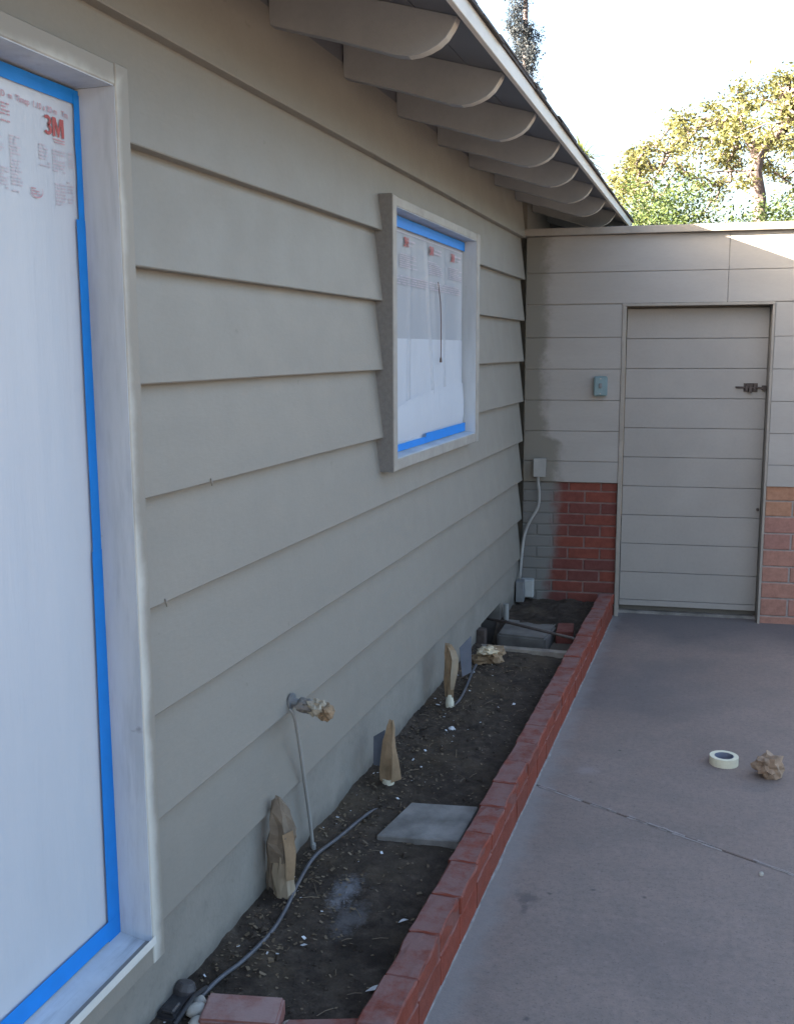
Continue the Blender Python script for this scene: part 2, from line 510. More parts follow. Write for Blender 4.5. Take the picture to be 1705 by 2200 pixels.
class MB:
    """collects geometry; build() links it as ONE mesh object"""

    def __init__(s):
        s.v, s.f = [], []

    def quad(s, pts):
        n = len(s.v)
        s.v += [tuple(p) for p in pts]
        s.f.append(tuple(range(n, n + len(pts))))
        return s

    def box(s, x0, x1, y0, y1, z0, z1):
        n = len(s.v)
        s.v += [(x0, y0, z0), (x1, y0, z0), (x1, y1, z0), (x0, y1, z0), (x0, y0, z1), (x1, y0, z1), (x1, y1, z1), (x0, y1, z1)]
        for q in ((0, 3, 2, 1), (4, 5, 6, 7), (0, 1, 5, 4), (1, 2, 6, 5), (2, 3, 7, 6), (3, 0, 4, 7)):
            s.f.append(tuple(n + i for i in q))
        return s

    def prism(s, poly, axis, a, b):
        """extrude a 2-D polygon along an axis"""
        def mk(p, t):
            return {'x': (t, p[0], p[1]), 'y': (p[0], t, p[1]), 'z': (p[0], p[1], t)}[axis]
        n, k = len(s.v), len(poly)
        s.v += [mk(p, a) for p in poly] + [mk(p, b) for p in poly]
        s.f.append(tuple(range(n, n + k)))
        s.f.append(tuple(range(n + 2 * k - 1, n + k - 1, -1)))
        for i in range(k):
            j = (i + 1) % k
            s.f.append((n + i, n + k + i, n + k + j, n + j))
        return s

    def tube(s, pts, rad, sides=8, cap=True):
        pts = [Vector(p) for p in pts]
        rads = rad if isinstance(rad, (list, tuple)) else [rad] * len(pts)
        n0 = len(s.v)
        ref = Vector((0, 0, 1))
        for i, p in enumerate(pts):
            d = (pts[min(i + 1, len(pts) - 1)] - pts[max(i - 1, 0)]).normalized()
            if abs(d.dot(ref)) > 0.95:
                ref = Vector((1, 0, 0))
            u = d.cross(ref).normalized()
            w = u.cross(d)
            for k in range(sides):
                a = 2 * math.pi * k / sides
                s.v.append(tuple(p + (u * math.cos(a) + w * math.sin(a)) * rads[i]))
        for i in range(len(pts) - 1):
            for k in range(sides):
                a, b = n0 + i * sides + k, n0 + i * sides + (k + 1) % sides
                s.f.append((a, b, b + sides, a + sides))
        if cap:
            s.f.append(tuple(n0 + k for k in range(sides))[::-1])
            s.f.append(tuple(n0 + (len(pts) - 1) * sides + k for k in range(sides)))
        return s

    def build(s, name, mat, parent=None, bevel=0.0, smooth=False, fix=True, seg=1):
        me = bpy.data.meshes.new(name)
        me.from_pydata(s.v, [], s.f)
        if fix or bevel:
            bm = bmesh.new()
            bm.from_mesh(me)
            if fix:
                bmesh.ops.recalc_face_normals(bm, faces=bm.faces)
            if bevel:
                es = [e for e in bm.edges if len(e.link_faces) == 2 and e.calc_face_angle(0) > 0.5]
                bmesh.ops.bevel(bm, geom=es, offset=bevel, segments=seg, affect='EDGES', clamp_overlap=True)
            bm.to_mesh(me)
            bm.free()
        me.materials.append(mat)
        if smooth:
            for p in me.polygons:
                p.use_smooth = True
        o = bpy.data.objects.new(name, me)
        COL.objects.link(o)
        if parent:
            o.parent = parent
        return o


def inst(me, name, parent, loc=(0, 0, 0), rot=(0, 0, 0), scale=(1, 1, 1)):
    o = bpy.data.objects.new(name, me)
    COL.objects.link(o)
    if parent:
        o.parent = parent
    o.location, o.rotation_euler, o.scale = loc, rot, scale
    return o


def grid(f, nu, nv):
    mb = MB()
    for j in range(nv + 1):
        for i in range(nu + 1):
            mb.v.append(tuple(f(i / nu, j / nv)))
    for j in range(nv):
        for i in range(nu):
            a = j * (nu + 1) + i
            mb.f.append((a, a + 1, a + nu + 2, a + nu + 1))
    return mb


def nz(x, y, z, s):
    return noise.noise(Vector((x * s, y * s, z * s)))


# ================================================================== GROUND
gr = MB().quad([(-400, -400, -0.3), (400, -400, -0.3), (400, 400, -0.3), (-400, 400, -0.3)]).build('ground', MAT['earth'])
tag(gr, kind='structure')

# patio: two cast slabs meeting at a joint
patio = empty('patio', (0, 0, 0), kind='structure')
JA, JB = (0.613, 3.995), (8.5, 0.055)      # line of the joint
jd = Vector((JB[0] - JA[0], JB[1] - JA[1], 0)).normalized()
jn = Vector((-jd.y, jd.x, 0))


def jpt(t, off):
    p = Vector((JA[0], JA[1], 0)) + jd * t + jn * off
    return (p.x, p.y)


xk0, xk1 = 0.50, 0.50
LJ = 8.82
a0, a1 = jpt(-0.12, 0.005), jpt(LJ, 0.005)
b0, b1 = jpt(-0.12, -0.005), jpt(LJ, -0.005)
MB().prism([a0, a1, (8.5, 14), (0.50, 14)], 'z', -0.29, 0.0).build('slab', MAT['patio'], patio, bevel=0.003)
MB().prism([b0, b1, (8.5, -6), (0.50, -6)], 'z', -0.29, 0.0).build('slab', MAT['patio'], patio, bevel=0.003)
rr = random.Random(3)
jm = MB()
t = -0.05
while t < 3.0:
    dt = rr.uniform(0.012, 0.06)
    if rr.random() < 0.97:
        for side in (1, -1):
            if rr.random() < 0.86:
                w = rr.uniform(0.003, 0.011)
                o0 = rr.choice((0.0005, 0.003, 0.0035))
                p = [jpt(t, side * o0), jpt(t + dt, side * o0), jpt(t + dt, side * (o0 + w * rr.uniform(0.5, 1))), jpt(t, side * (o0 + w))]
                jm.prism(p, 'z', -0.004, 0.0022)
    t += dt
jm.prism([jpt(-0.1, -0.005), jpt(LJ, -0.005), jpt(LJ, 0.005), jpt(-0.1, 0.005)], 'z', -0.05, -0.010)
jm.build('joint_mortar', MAT['joint'], patio)


# planting bed soil
def soil_z(x, y):
    z = 0.117 - 0.028 * (max(x, 0) / 0.5) ** 1.5
    z += 0.014 * nz(x, y, 0, 5) + 0.008 * nz(x, y, 3, 16) + 0.004 * nz(x, y, 5, 45)
    if x < 0.05:
        z += 0.012 * (1 - x / 0.05)
    return z


def soil_f(u, v):
    x = -0.03 + u * 0.58
    y = 1.0 + v * 4.53
    return (x, y, soil_z(x, y))


sm = grid(soil_f, 58, 440)
n0 = len(sm.v)
for i in range(58):           # end face above the access well
    a = 440 * 59 + i
    p, q = sm.v[a], sm.v[a + 1]
    sm.quad([p, q, (q[0], q[1], -0.3), (p[0], p[1], -0.3)])
so = sm.build('soil', MAT['soil'], smooth=True, fix=False)
tag(so, kind='structure')


def soil_f2(u, v):
    x = -0.03 + u * 0.58
    y = 6.02 + v * 0.82
    h = 0.088 + 0.026 * nz(x, y, 1, 8) + 0.012 * nz(x, y, 2, 30)
    k = min(1, max(0, (y - 6.02 - 0.08 * nz(x, 0, 4, 11)) / 0.16))
    return (x, y, -0.02 + (h + 0.02) * k)


sm2 = grid(soil_f2, 40, 40)
for i in range(40):
    p, q = sm2.v[i], sm2.v[i + 1]
    sm2.quad([p, q, (q[0], q[1], -0.3), (p[0], p[1], -0.3)])
s2 = sm2.build('soil', MAT['soil'], smooth=True, fix=False)
tag(s2, kind='structure')

# chips and flakes on the soil
rr = random.Random(11)
ch, wh = MB(), MB()
for i in range(2100):
    y = 1.7 + 3.75 * rr.random()
    band = 0.06 + 0.10 * abs(math.sin(y * 2.1))
    x = abs(rr.gauss(0.05, 0.12)) if rr.random() < 0.65 else rr.uniform(0, 0.49)
    if x > 0.49:
        continue
    z = soil_z(x, y) + 0.001
    sz = rr.uniform(0.002, 0.0065) * (1.6 if rr.random() < 0.08 else 1)
    a = rr.uniform(0, 6.28)
    c, s_ = math.cos(a), math.sin(a)
    el = rr.uniform(0.35, 1.0)
    tilt = rr.uniform(-0.6, 0.6)
    pts = []
    for (u, v) in ((-1, -el), (1, -el * 0.7), (0.8, el), (-0.7, el * 0.8)):
        pts.append((x + sz * (u * c - v * s_), y + sz * (u * s_ + v * c), z + sz * 0.5 + sz * u * tilt))
    (wh if rr.random() < 0.045 else ch).quad(pts)
tag(ch.build('wood_chips', MAT['chip'], fix=False), kind='stuff')
tag(wh.build('paint_flakes', MAT['whitechip'], fix=False), kind='stuff')

cl = MB()
rr = random.Random(77)
for i in range(520):
    y = 1.75 + 3.7 * rr.random()
    x = rr.uniform(0.01, 0.47) if rr.random() < 0.6 else abs(rr.gauss(0.03, 0.06))
    r = rr.uniform(0.003, 0.008) * (2.0 if rr.random() < 0.07 else 1)
    z = soil_z(x, y) + r * 0.25
    n = len(cl.v)
    base = [(1, 0, 0), (-1, 0, 0), (0, 1, 0), (0, -1, 0), (0, 0, 1), (0, 0, -1)]
    for b in base:
        k = r * rr.uniform(0.6, 1.2)
        cl.v.append((x + b[0] * k + rr.uniform(-1, 1) * r * 0.3, y + b[1] * k + rr.uniform(-1, 1) * r * 0.3, z + b[2] * k * 0.8))
    for f in ((0, 2, 4), (2, 1, 4), (1, 3, 4), (3, 0, 4), (2, 0, 5), (1, 2, 5), (3, 1, 5), (0, 3, 5)):
        cl.f.append(tuple(n + q for q in f))
tag(cl.build('soil_clods', MAT['soil'], fix=False), kind='stuff')
tw_ = MB()
for i in range(60):
    y = 1.8 + 3.6 * rr.random()
    x = rr.uniform(0.04, 0.46)
    a = rr.uniform(0, 6.28)
    L = rr.uniform(0.02, 0.06)
    p = Vector((x, y, soil_z(x, y) + 0.004))
    q = Vector((min(0.49, x + L * math.cos(a)), y + L * math.sin(a), 0))
    q.z = soil_z(q.x, q.y) + 0.005
    m = p.lerp(q, 0.5) + Vector((0, 0, 0.003))
    tw_.tube([p, m, q], 0.0013, 4)
tag(tw_.build('twigs', MAT['chip'], fix=False), kind='stuff')

# ================================================================== HOUSE
house = empty('house', (-2.0, 3.0, 0), 'grey clapboard house with deep rafter eaves and paper-masked windows', 'house')
HO = Vector((-2.0, 3.0, 0))


def hb(mb, name, mat, parent=None, **kw):
    """build a house part given in world coordinates"""
    par = parent or house
    off = HO if par is house else Vector((0, 0, 0))
    o = mb.build(name, mat, par, **kw)
    if par is house:
        o.location = -HO
    return o


PITCH = 0.2638
LIPS = [2.4822 - PITCH * k * 0.9955 for k in range(9)]     # lower edges of the courses
Y0, YE = -2.2, 6.788
YB = (0.55, 2.0265)       # outer edges of the large casing
ZB = (0.330, 2.361)
YS = (3.8365, 5.300)
ZS = (1.297, 2.351)


def board(zl, zt, y0, y1, depth_top=-0.033, seed=0, wav=0.0014, zcut=None):
    """one clapboard: outer face leans back from a thick lower lip"""
    nseg = max(1, int((y1 - y0) / 0.12))
    mb = MB()
    H = PITCH
    for i in range(nseg + 1):
        y = y0 + (y1 - y0) * i / nseg
        w = wav * nz(y * 1.0, zl * 9, seed, 1.6) + 0.0007 * nz(y, zl, seed + 5, 6)
        w2 = 0.0012 * nz(y, zl * 3, seed + 9, 1.2)
        xo = 0.0 + w2
        tt = (zt - zl) / H
        if zcut:
            tc = (zcut - zl) / H
            mb.v += [(xo + depth_top * tc - 0.001, y, zcut), (xo + depth_top * tc, y, zcut + 0.001), (xo + depth_top * tt, y, zt),
                     (xo + depth_top * tt - 0.02, y, zt), (xo + depth_top * tc - 0.02, y, zcut)]
            continue
        mb.v += [(xo - 0.002, y, zl + w), (xo, y, zl + w + 0.003), (xo + depth_top * tt, y, zt),
                 (xo + depth_top * tt - 0.02, y, zt), (-0.042, y, zl + w)]
    for i in range(nseg):
        for k in range(5):
            a, b = i * 5 + k, i * 5 + (k + 1) % 5
            mb.f.append((a, b, b + 5, a + 5))
    mb.f.append((0, 1, 2, 3, 4))
    e = nseg * 5
    mb.f.append((e + 4, e + 3, e + 2, e + 1, e))
    return mb


for k, zl in enumerate(LIPS):
    zt = (zl + PITCH + 0.006) if k else 2.815
    segs = [(Y0, YE)]
    cut = []
    for (ya, yb), (za, zb) in ((YB, ZB), (YS, ZS)):
        if zl < zb - 0.02 and zt > za + 0.05:
            cut.append((ya, yb, za, zb))
    y = Y0
    pieces = []
    for (ya, yb, za, zb) in cut:
        pieces.append((y, ya))
        y = yb
        if zb < zt - 0.03:
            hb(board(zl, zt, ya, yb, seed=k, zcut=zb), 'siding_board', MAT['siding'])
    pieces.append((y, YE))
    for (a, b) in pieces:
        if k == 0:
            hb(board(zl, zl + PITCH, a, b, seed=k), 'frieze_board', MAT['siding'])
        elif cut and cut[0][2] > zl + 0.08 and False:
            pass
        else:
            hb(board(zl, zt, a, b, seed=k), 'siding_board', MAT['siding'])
    # strip of the course left below a casing
    for (ya, yb, za, zb) in cut:
        if za > zl + 0.03:
            hb(board(zl, za, ya, yb, seed=k), 'siding_board', MAT['siding'])

for (dy_, dz_) in ((2.14, 1.168), (2.391, 1.430)):
    hb(MB().tube([(0.002, dy_, dz_ + 0.012), (0.004, dy_ + 0.002, dz_), (0.002, dy_ + 0.006, dz_ - 0.008)], [0.0015, 0.0028, 0.0015], 7), 'paint_drip', MAT['greige'], smooth=True)

# frieze course continues up between the rafters; backing sheet behind the siding with window holes
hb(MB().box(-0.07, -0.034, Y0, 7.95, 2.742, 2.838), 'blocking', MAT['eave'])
bk = MB()
ycuts = [Y0, 0.60, 1.98, 3.88, 5.236, 6.74]
for i in range(5):
    if i == 1:
        bk.box(-0.075, -0.046, ycuts[i], ycuts[i + 1], 0.207, 0.385)
        bk.box(-0.075, -0.046, ycuts[i], ycuts[i + 1], 2.316, 2.741)
    elif i == 3:
        bk.box(-0.075, -0.046, ycuts[i], ycuts[i + 1], 0.207, 1.345)
        bk.box(-0.075, -0.046, ycuts[i], ycuts[i + 1], 2.313, 2.741)
    else:
        bk.box(-0.075, -0.046, ycuts[i], ycuts[i + 1], 0.207, 2.741)
bk.box(-0.36, -0.33, 6.60, 7.95, -0.3, 2.741)
hb(bk, 'wall_sheathing', MAT['darkgap'])
# rest of the shell: far walls keep the inside dark
rz_ = lambda x: 2.668 + 0.012 + (0.526 - x) * 0.28 if x > -4 else 2.668 + 0.012 + (0.526 + 8.055 + x) * 0.28
gab = [(-7.95, -0.3), (-0.08, -0.3), (-0.08, rz_(-0.08)), (-4.0, rz_(-4.0)), (-7.95, rz_(-7.95) - 0.005)]
hb(MB().box(-8.05, -7.95, Y0, 7.95, -0.3, rz_(-7.95)), 'rear_wall', MAT['greige'])
hb(MB().prism(gab, 'y', Y0, Y0 + 0.1), 'side_wall', MAT['greige'])
hb(MB().prism(gab, 'y', 7.85, 7.95), 'side_wall', MAT['greige'])
hb(MB().box(-0.09, -0.035, 7.02, 7.95, -0.3, 2.741), 'rear_yard_wall', MAT['greige'])
# foundation with the crawl-space opening
fd = MB()
fd.box(-0.14, -0.018, Y0, 5.650, -0.3, 0.2065)
fd.box(-0.14, -0.018, 6.20, 6.79, -0.3, 0.2065)
fd.box(-0.14, -0.018, Y0, 6.79, 0.2065, 0.384)
hb(fd, 'foundation', MAT['foundation'])
hb(MB().box(-0.9, -0.8, 5.2, 6.7, -0.3, 0.25), 'crawl_space_back', MAT['dark'])


# ---- windows
def window(name, y0, y1, z0, z1, xf, casing_mat, ys, zs, xback, deep):
    w = empty(name, (xf - HO.x, y0 - HO.y, z0))
    w.parent = house

    def wb(mb, nm, mat, **kw):
        o = mb.build(nm, mat, w, **kw)
        o.location = (-xf, -y0, -z0)
        return o
    # casing boards around the opening
    wb(MB().box(xback, xf, y1 + 0.003, ys[1], zs[0], zs[1]), 'casing', casing_mat, bevel=0.002)
    wb(MB().box(xback, xf, ys[0], y0 - 0.003, zs[0], zs[1]), 'casing', casing_mat, bevel=0.002)
    wb(MB().box(xback, xf - 0.0015, y0 - 0.0025, y1 + 0.0025, z1 + 0.003, zs[1] - 0.001), 'casing', casing_mat, bevel=0.002)
    wb(MB().box(xback, xf - 0.0015, y0 - 0.0025, y1 + 0.0025, zs[0] + 0.001, z0 - 0.004), 'casing', casing_mat, bevel=0.002)
    # jambs, head and sill lining
    wb(MB().box(-0.16, xf - 0.003, y1, y1 + 0.0025, z0 - 0.03, z1).box(-0.16, xback - 0.001, y1 + 0.003, y1 + 0.04, z0 - 0.03, z1), 'jamb', MAT['jamb'])
    wb(MB().box(-0.16, xf - 0.003, y0 - 0.0025, y0, z0 - 0.03, z1).box(-0.16, xback - 0.001, y0 - 0.04, y0 - 0.003, z0 - 0.03, z1), 'jamb', MAT['jamb'])
    wb(MB().box(-0.16, xf - 0.004, y0, y1, z1 + 0.0005, z1 + 0.0028).box(-0.16, xback - 0.001, y0, y1, z1 + 0.003, z1 + 0.03), 'head', MAT['jamb'])
    return w, wb


bw, bwb = window('window', 0.62, 1.9745, 0.392, 2.3135, 0.030, MAT['bigcase'], YB, ZB, -0.040, -0.06)
# sloping sill with a white nosing
for ch_ in bw.children:
    if ch_.name.startswith('casing') and max(v.co.z for v in ch_.data.vertices) < 0.5:
        ch_.data.materials[0] = MAT['greige']
bwb(MB().prism([(-0.16, 0.402), (-0.058, 0.400), (0.022, 0.386), (0.022, 0.360), (-0.16, 0.360)], 'y', 0.62, 1.9745), 'sill', MAT['sillwood'], bevel=0.001)
bwb(MB().prism([(0.0225, 0.3855), (0.036, 0.405), (0.038, 0.384), (0.0225, 0.376)], 'y', 0.55, 1.978), 'sill_nosing', MAT['sillwhite'], bevel=0.001)
sb = MB()
sb.box(-0.10, -0.068, 1.915, 1.968, 0.402, 2.308).box(-0.10, -0.068, 0.63, 0.69, 0.402, 2.308)
sb.box(-0.10, -0.068, 0.69, 1.915, 2.255, 2.308).box(-0.10, -0.068, 0.69, 1.915, 0.402, 0.455)
bwb(sb, 'sash', MAT['vinyl'], bevel=0.003)
bwb(MB().box(-0.092, -0.086, 0.69, 1.915, 0.455, 2.255), 'pane', MAT['glass'])
cg = MB()
for i in range(41):
    y = 0.60 + i * 0.03
    cg.quad([(-0.17 + 0.012 * math.sin(i * 1.3), y, 0.40), (-0.17 + 0.012 * math.sin((i + 1) * 1.3), y + 0.03, 0.40),
             (-0.17 + 0.012 * math.sin((i + 1) * 1.3), y + 0.03, 2.31), (-0.17 + 0.012 * math.sin(i * 1.3), y, 2.31)])
bwb(cg, 'curtain', MAT['blind'], fix=False)

sw, swb = window('window', 3.887, 5.230, 1.346, 2.311, 0.042, MAT['smallcase'], YS, ZS, -0.038, -0.025)
swb(MB().box(-0.038, 0.0385, YS[0] - 0.0035, YS[0] - 0.0005, ZS[0] - 0.002, ZS[1] + 0.004), 'casing_return', MAT['rawreturn'])
swb(MB().prism([(-0.16, 1.354), (-0.03, 1.352), (0.036, 1.344), (0.036, 1.320), (-0.16, 1.320)], 'y', 3.887, 5.230), 'sill', MAT['jamb'], bevel=0.001)
sb = MB()
sb.box(-0.07, -0.034, 5.185, 5.226, 1.354, 2.307).box(-0.07, -0.034, 3.892, 3.935, 1.354, 2.307)
sb.box(-0.07, -0.034, 3.935, 5.185, 2.262, 2.307).box(-0.07, -0.034, 3.935, 5.185, 1.354, 1.40)
swb(sb, 'sash', MAT['vinyl'], bevel=0.003)
swb(MB().box(-0.058, -0.052, 3.935, 5.185, 1.40, 2.262), 'pane', MAT['glass'])
swb(MB().box(-0.085, -0.080, 3.93, 5.19, 1.38, 1.818), 'blind', MAT['blind'])
swb(MB().box(-0.125, -0.120, 3.93, 5.19, 1.38, 2.30), 'curtain', MAT['curtain'])

# ---- eaves
ES = 0.28


def zs_(x):
    return 2.668 + (0.526 - x) * ES


prof = [(0.526, 2.6675), (0.521, 2.655), (0.512, 2.639), (0.494, 2.615), (0.472, 2.598), (0.446, 2.586), (0.418, 2.578), (0.386, 2.5755),
        (0.350, 2.581), (0.283, 2.603), (0.172, 2.638), (0.03, 2.678), (-0.03, 2.695), (-0.03, zs_(-0.03) - 0.0005)]
rm = MB()
rm.prism(prof, 'y', 0.0, 0.042)
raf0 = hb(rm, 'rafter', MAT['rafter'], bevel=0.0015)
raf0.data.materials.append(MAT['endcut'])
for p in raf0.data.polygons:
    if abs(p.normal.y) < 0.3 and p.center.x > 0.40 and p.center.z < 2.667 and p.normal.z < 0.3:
        p.material_index = 1  # end cuts get the paler slot that paints in their skylight
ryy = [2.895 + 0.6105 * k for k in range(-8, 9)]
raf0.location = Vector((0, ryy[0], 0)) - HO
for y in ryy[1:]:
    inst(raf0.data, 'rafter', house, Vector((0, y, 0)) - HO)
YR0, YR1 = -2.4, 8.03
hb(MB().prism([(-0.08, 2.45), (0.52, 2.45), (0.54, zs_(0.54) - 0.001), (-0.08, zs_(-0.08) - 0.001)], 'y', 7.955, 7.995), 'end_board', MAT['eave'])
# eave decking as separate boards running along the eave
xa = 0.545
i = 0
while xa > -1.0:
    xb = xa - 0.142
    dz = 0.0
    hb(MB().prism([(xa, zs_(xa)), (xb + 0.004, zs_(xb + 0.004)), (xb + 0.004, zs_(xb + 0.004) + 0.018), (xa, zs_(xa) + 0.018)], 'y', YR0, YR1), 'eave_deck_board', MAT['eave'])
    xa = xb
    i += 1
hb(MB().prism([(0.545, zs_(0.545) + 0.019), (-4.0, zs_(-4.0) + 0.019), (-8.6, zs_(0.545) + 0.019), (-8.6, zs_(0.545) + 0.03), (-4.0, zs_(-4.0) + 0.032), (0.545, zs_(0.545) + 0.030)], 'y', YR0, YR1), 'roof', MAT['shingle'])
hb(MB().box(0.546, 0.563, YR0, YR1, 2.646, 2.696), 'fascia', MAT['fascia'], bevel=0.0015)
# starter course of shingles, each one its own piece
rr = random.Random(5)
y = YR0
while y < YR1:
    wy = rr.uniform(0.26, 0.34)
    th = rr.uniform(0.006, 0.011)
    ov = 0.574 + rr.uniform(-0.004, 0.006)
    xa, xb = ov, 0.33
    z = lambda x: 2.6965 + (0.563 - x) * ES
    hb(MB().prism([(xa, z(xa)), (xb, z(xb)), (xb, z(xb) + th), (xa, z(xa) + th)], 'y', y, min(y + wy - 0.004, YR1 + 0.02)), 'shingle', MAT['shingle'])
    y += wy
y = YR0 - 0.13
rr = random.Random(6)
while y < YR1 - 0.1:
    wy = rr.uniform(0.26, 0.34)
    th = rr.uniform(0.006, 0.010)
    xa, xb = 0.566 + rr.uniform(-0.008, 0.010), 0.2
    z = lambda x: 2.6965 + 0.0112 + (0.563 - x) * ES
    hb(MB().prism([(xa, z(xa)), (xb, z(xb)), (xb, z(xb) + th), (xa, z(xa) + th)], 'y', y, min(y + wy - 0.004, YR1 + 0.02)), 'shingle', MAT['shingle'])
    y += wy

# ================================================================== END WALL WITH GATE
EW = R(4.687900379)
ewall = empty('garden_wall', (0, 6.8136, 0), 'grey board wall on brick base with plank gate, closing off the patio', 'wall', rz=EW)


def eb(mb, name, mat, parent=None, **kw):
    return mb.build(name, mat, parent or ewall, **kw)


EJ = [2.490, 2.2598, 2.0560, 1.8462, 1.6428, 1.4403, 1.2382, 1.0375, 0.8996]
UL, UR = 0.6215, 1.5515
for i in range(8):
    zt, zb = EJ[i] - (0 if i == 0 else 0.0015), EJ[i + 1] + (0.0015 if i < 7 else 0)
    if i < 2:
        spans = [(0.004, 1.262), (1.2645, 4.2)]
        if i == 1:
            zb = 2.0615
    else:
        spans = [(0.004, UL), (UR, 4.2)]
    for (a, b) in spans:
        eb(MB().box(a, b, 0.0, 0.008, zb, zt), 'wall_board', MAT['wallboard'], bevel=0.0018)
eb(MB().box(0.006, UL, 0.009, 0.05, 0.902, 2.488).box(UR, 4.2, 0.009, 0.05, 0.907, 2.488).box(UL, UR, 0.009, 0.05, 2.07, 2.488), 'backing', MAT['doorpaint'])
eb(MB().box(-0.02, 4.25, -0.042, 0.09, 2.492, 2.538), 'cap', MAT['wornpaint'], bevel=0.003)
eb(MB().box(0.0, UL, 0.052, 0.11, -0.3, 2.49).box(UR, 4.2, 0.052, 0.11, -0.3, 2.49).box(UL, UR, 0.052, 0.11, 2.07, 2.49), 'rear_face', MAT['darkgap'])
# left brick base
RB = [0.8975, 0.8375, 0.760, 0.6835, 0.607, 0.530, 0.4535, 0.377, 0.300, 0.2235, 0.147, 0.0705, -0.006, -0.0825]
BL, BH, BT = 0.2005, 0.0665, 0.07
bm_ = MB().box(-BL / 2, BL / 2, 0.0, BT, -BH / 2, BH / 2)
b0 = bm_.build('brick', MAT['wallbrick'], ewall, bevel=0.003)
first = True
rr = random.Random(21)
for r in range(len(RB) - 1):
    z = (RB[r] + RB[r + 1]) / 2
    hsc = (RB[r] - RB[r + 1] - 0.010) / BH
    start = -0.011 if r % 2 else -0.011 - 0.1055
    u = start
    while u < UL:
        a, b = max(u + 0.005, 0.0), min(u + 0.2055, UL - 0.002)
        u += 0.2105
        if b - a < 0.02:
            continue
        loc = ((a + b) / 2, 0.018 + rr.uniform(-0.002, 0.002), z)
        sc = ((b - a) / BL, 1, hsc)
        if first:
            b0.location, b0.scale = loc, sc
            first = False
        else:
            inst(b0.data, 'brick', ewall, loc, (0, 0, 0), sc)
eb(MB().box(0.0, UL, 0.0225, 0.05, -0.3, 0.8985), 'mortar', MAT['mortar'])
# right block base
RP = [0.905, 0.805, 0.7035, 0.594, 0.486, 0.377, 0.272, 0.166, 0.048, -0.06]
pb = {}
for r in range(len(RP) - 1):
    z0, z1 = RP[r + 1] + 0.005, RP[r] - 0.004
    u = UR - (0.235 if r % 2 else 0.04)
    while u < 4.2:
        a, b = max(u + 0.006, UR), min(u + 0.395, 4.2)
        u += 0.401
        if b - a < 0.03:
            continue
        mat = MAT['tanblock'] if r < 2 else MAT['pinkblock']
        key = (mat.name, round(b - a, 3), round(z1 - z0, 4))
        if key not in pb:
            o = eb(MB().box(-(b - a) / 2, (b - a) / 2, 0, 0.05, -(z1 - z0) / 2, (z1 - z0) / 2), 'block', mat, bevel=0.004)
            pb[key] = o.data
            o.location = ((a + b) / 2, 0.012, (z0 + z1) / 2)
        else:
            inst(pb[key], 'block', ewall, ((a + b) / 2, 0.012 + rr.uniform(-0.002, 0.002), (z0 + z1) / 2))
eb(MB().box(UR, 4.2, 0.019, 0.05, -0.3, 0.9035), 'mortar', MAT['joint'])
# gate frame
fr = eb(MB().box(0.622, 0.648, -0.006, 0.16, -0.02, 2.060), 'door_frame', MAT['wornpaint'], bevel=0.0015)
eb(MB().box(1.5345, 1.5495, -0.006, 0.16, -0.02, 2.060), 'door_frame', MAT['wornpaint'], bevel=0.0015)
eb(MB().box(0.6225, 1.549, -0.008, 0.16, 2.0425, 2.0605), 'door_frame', MAT['wornpaint'], bevel=0.0015)
eb(MB().box(0.6485, 1.534, 0.10, 0.16, -0.02, 0.018), 'threshold', MAT['concrete'])
# gate of wide planks
gate = empty('gate', (0.652, 0.10, 0.05))
gate.parent = ewall


def gb(mb, name, mat, **kw):
    o = mb.build(name, mat, gate, **kw)
    o.location = (-0.652, -0.10, -0.05)
    return o


GZ = [2.030, 1.8375, 1.6445, 1.4515, 1.2575, 1.0645, 0.8705, 0.6765, 0.4825, 0.288, 0.096, 0.055]
for i in range(len(GZ) - 1):
    gb(MB().box(0.652, 1.531, 0.100 - (0.004 if i == 10 else 0), 0.118, GZ[i + 1] + 0.0015, GZ[i] - 0.0015), 'gate_board', MAT['doorpaint'], bevel=0.0018)
gb(MB().box(0.655, 1.528, 0.1195, 0.135, 0.058, 2.028), 'gate_backing', MAT['doorpaint'])
eb(MB().box(0.6485, 1.534, 0.137, 0.155, 0.02, 2.042), 'gate_light_block', MAT['darkgap'])  # panel added behind the gate to stop light showing through its gaps
# slide bolt
sbolt = empty('slide_bolt', (0.78, 0.0, 1.475))
sbolt.parent = gate
for mb, nm, mt in (
        (MB().box(1.392, 1.478, 0.094, 0.0985, 1.497, 1.552), 'bolt_plate', 'iron'),
        (MB().box(1.402, 1.418, 0.078, 0.0935, 1.503, 1.546).box(1.452, 1.468, 0.078, 0.0935, 1.503, 1.546), 'bolt_keeper', 'iron'),
        (MB().tube([(1.342, 0.085, 1.526), (1.528, 0.085, 1.522)], 0.0065, 8), 'bolt_rod', 'iron'),
        (MB().box(1.425, 1.442, 0.070, 0.0935, 1.490, 1.530), 'bolt_handle', 'iron'),
        (MB().box(1.503, 1.532, 0.076, 0.0985, 1.508, 1.537), 'bolt_catch', 'iron')):
    o = mb.build(nm, MAT[mt], gate, bevel=0.001)
    o.location = (-0.652, -0.10, -0.05)
bpy.data.objects.remove(sbolt)
gb(MB().tube([(1.515, 0.0995, 0.735), (1.515, 0.085, 0.735)], 0.010, 8), 'bolt_stub', MAT['iron'])

# ================================================================== KERB
kerb = empty('brick_kerb', (0.55, 3.5, 0), 'low red brick kerb dividing soil bed from patio', 'kerb')
KL, KW, KH = 0.2112, 0.092, 0.060


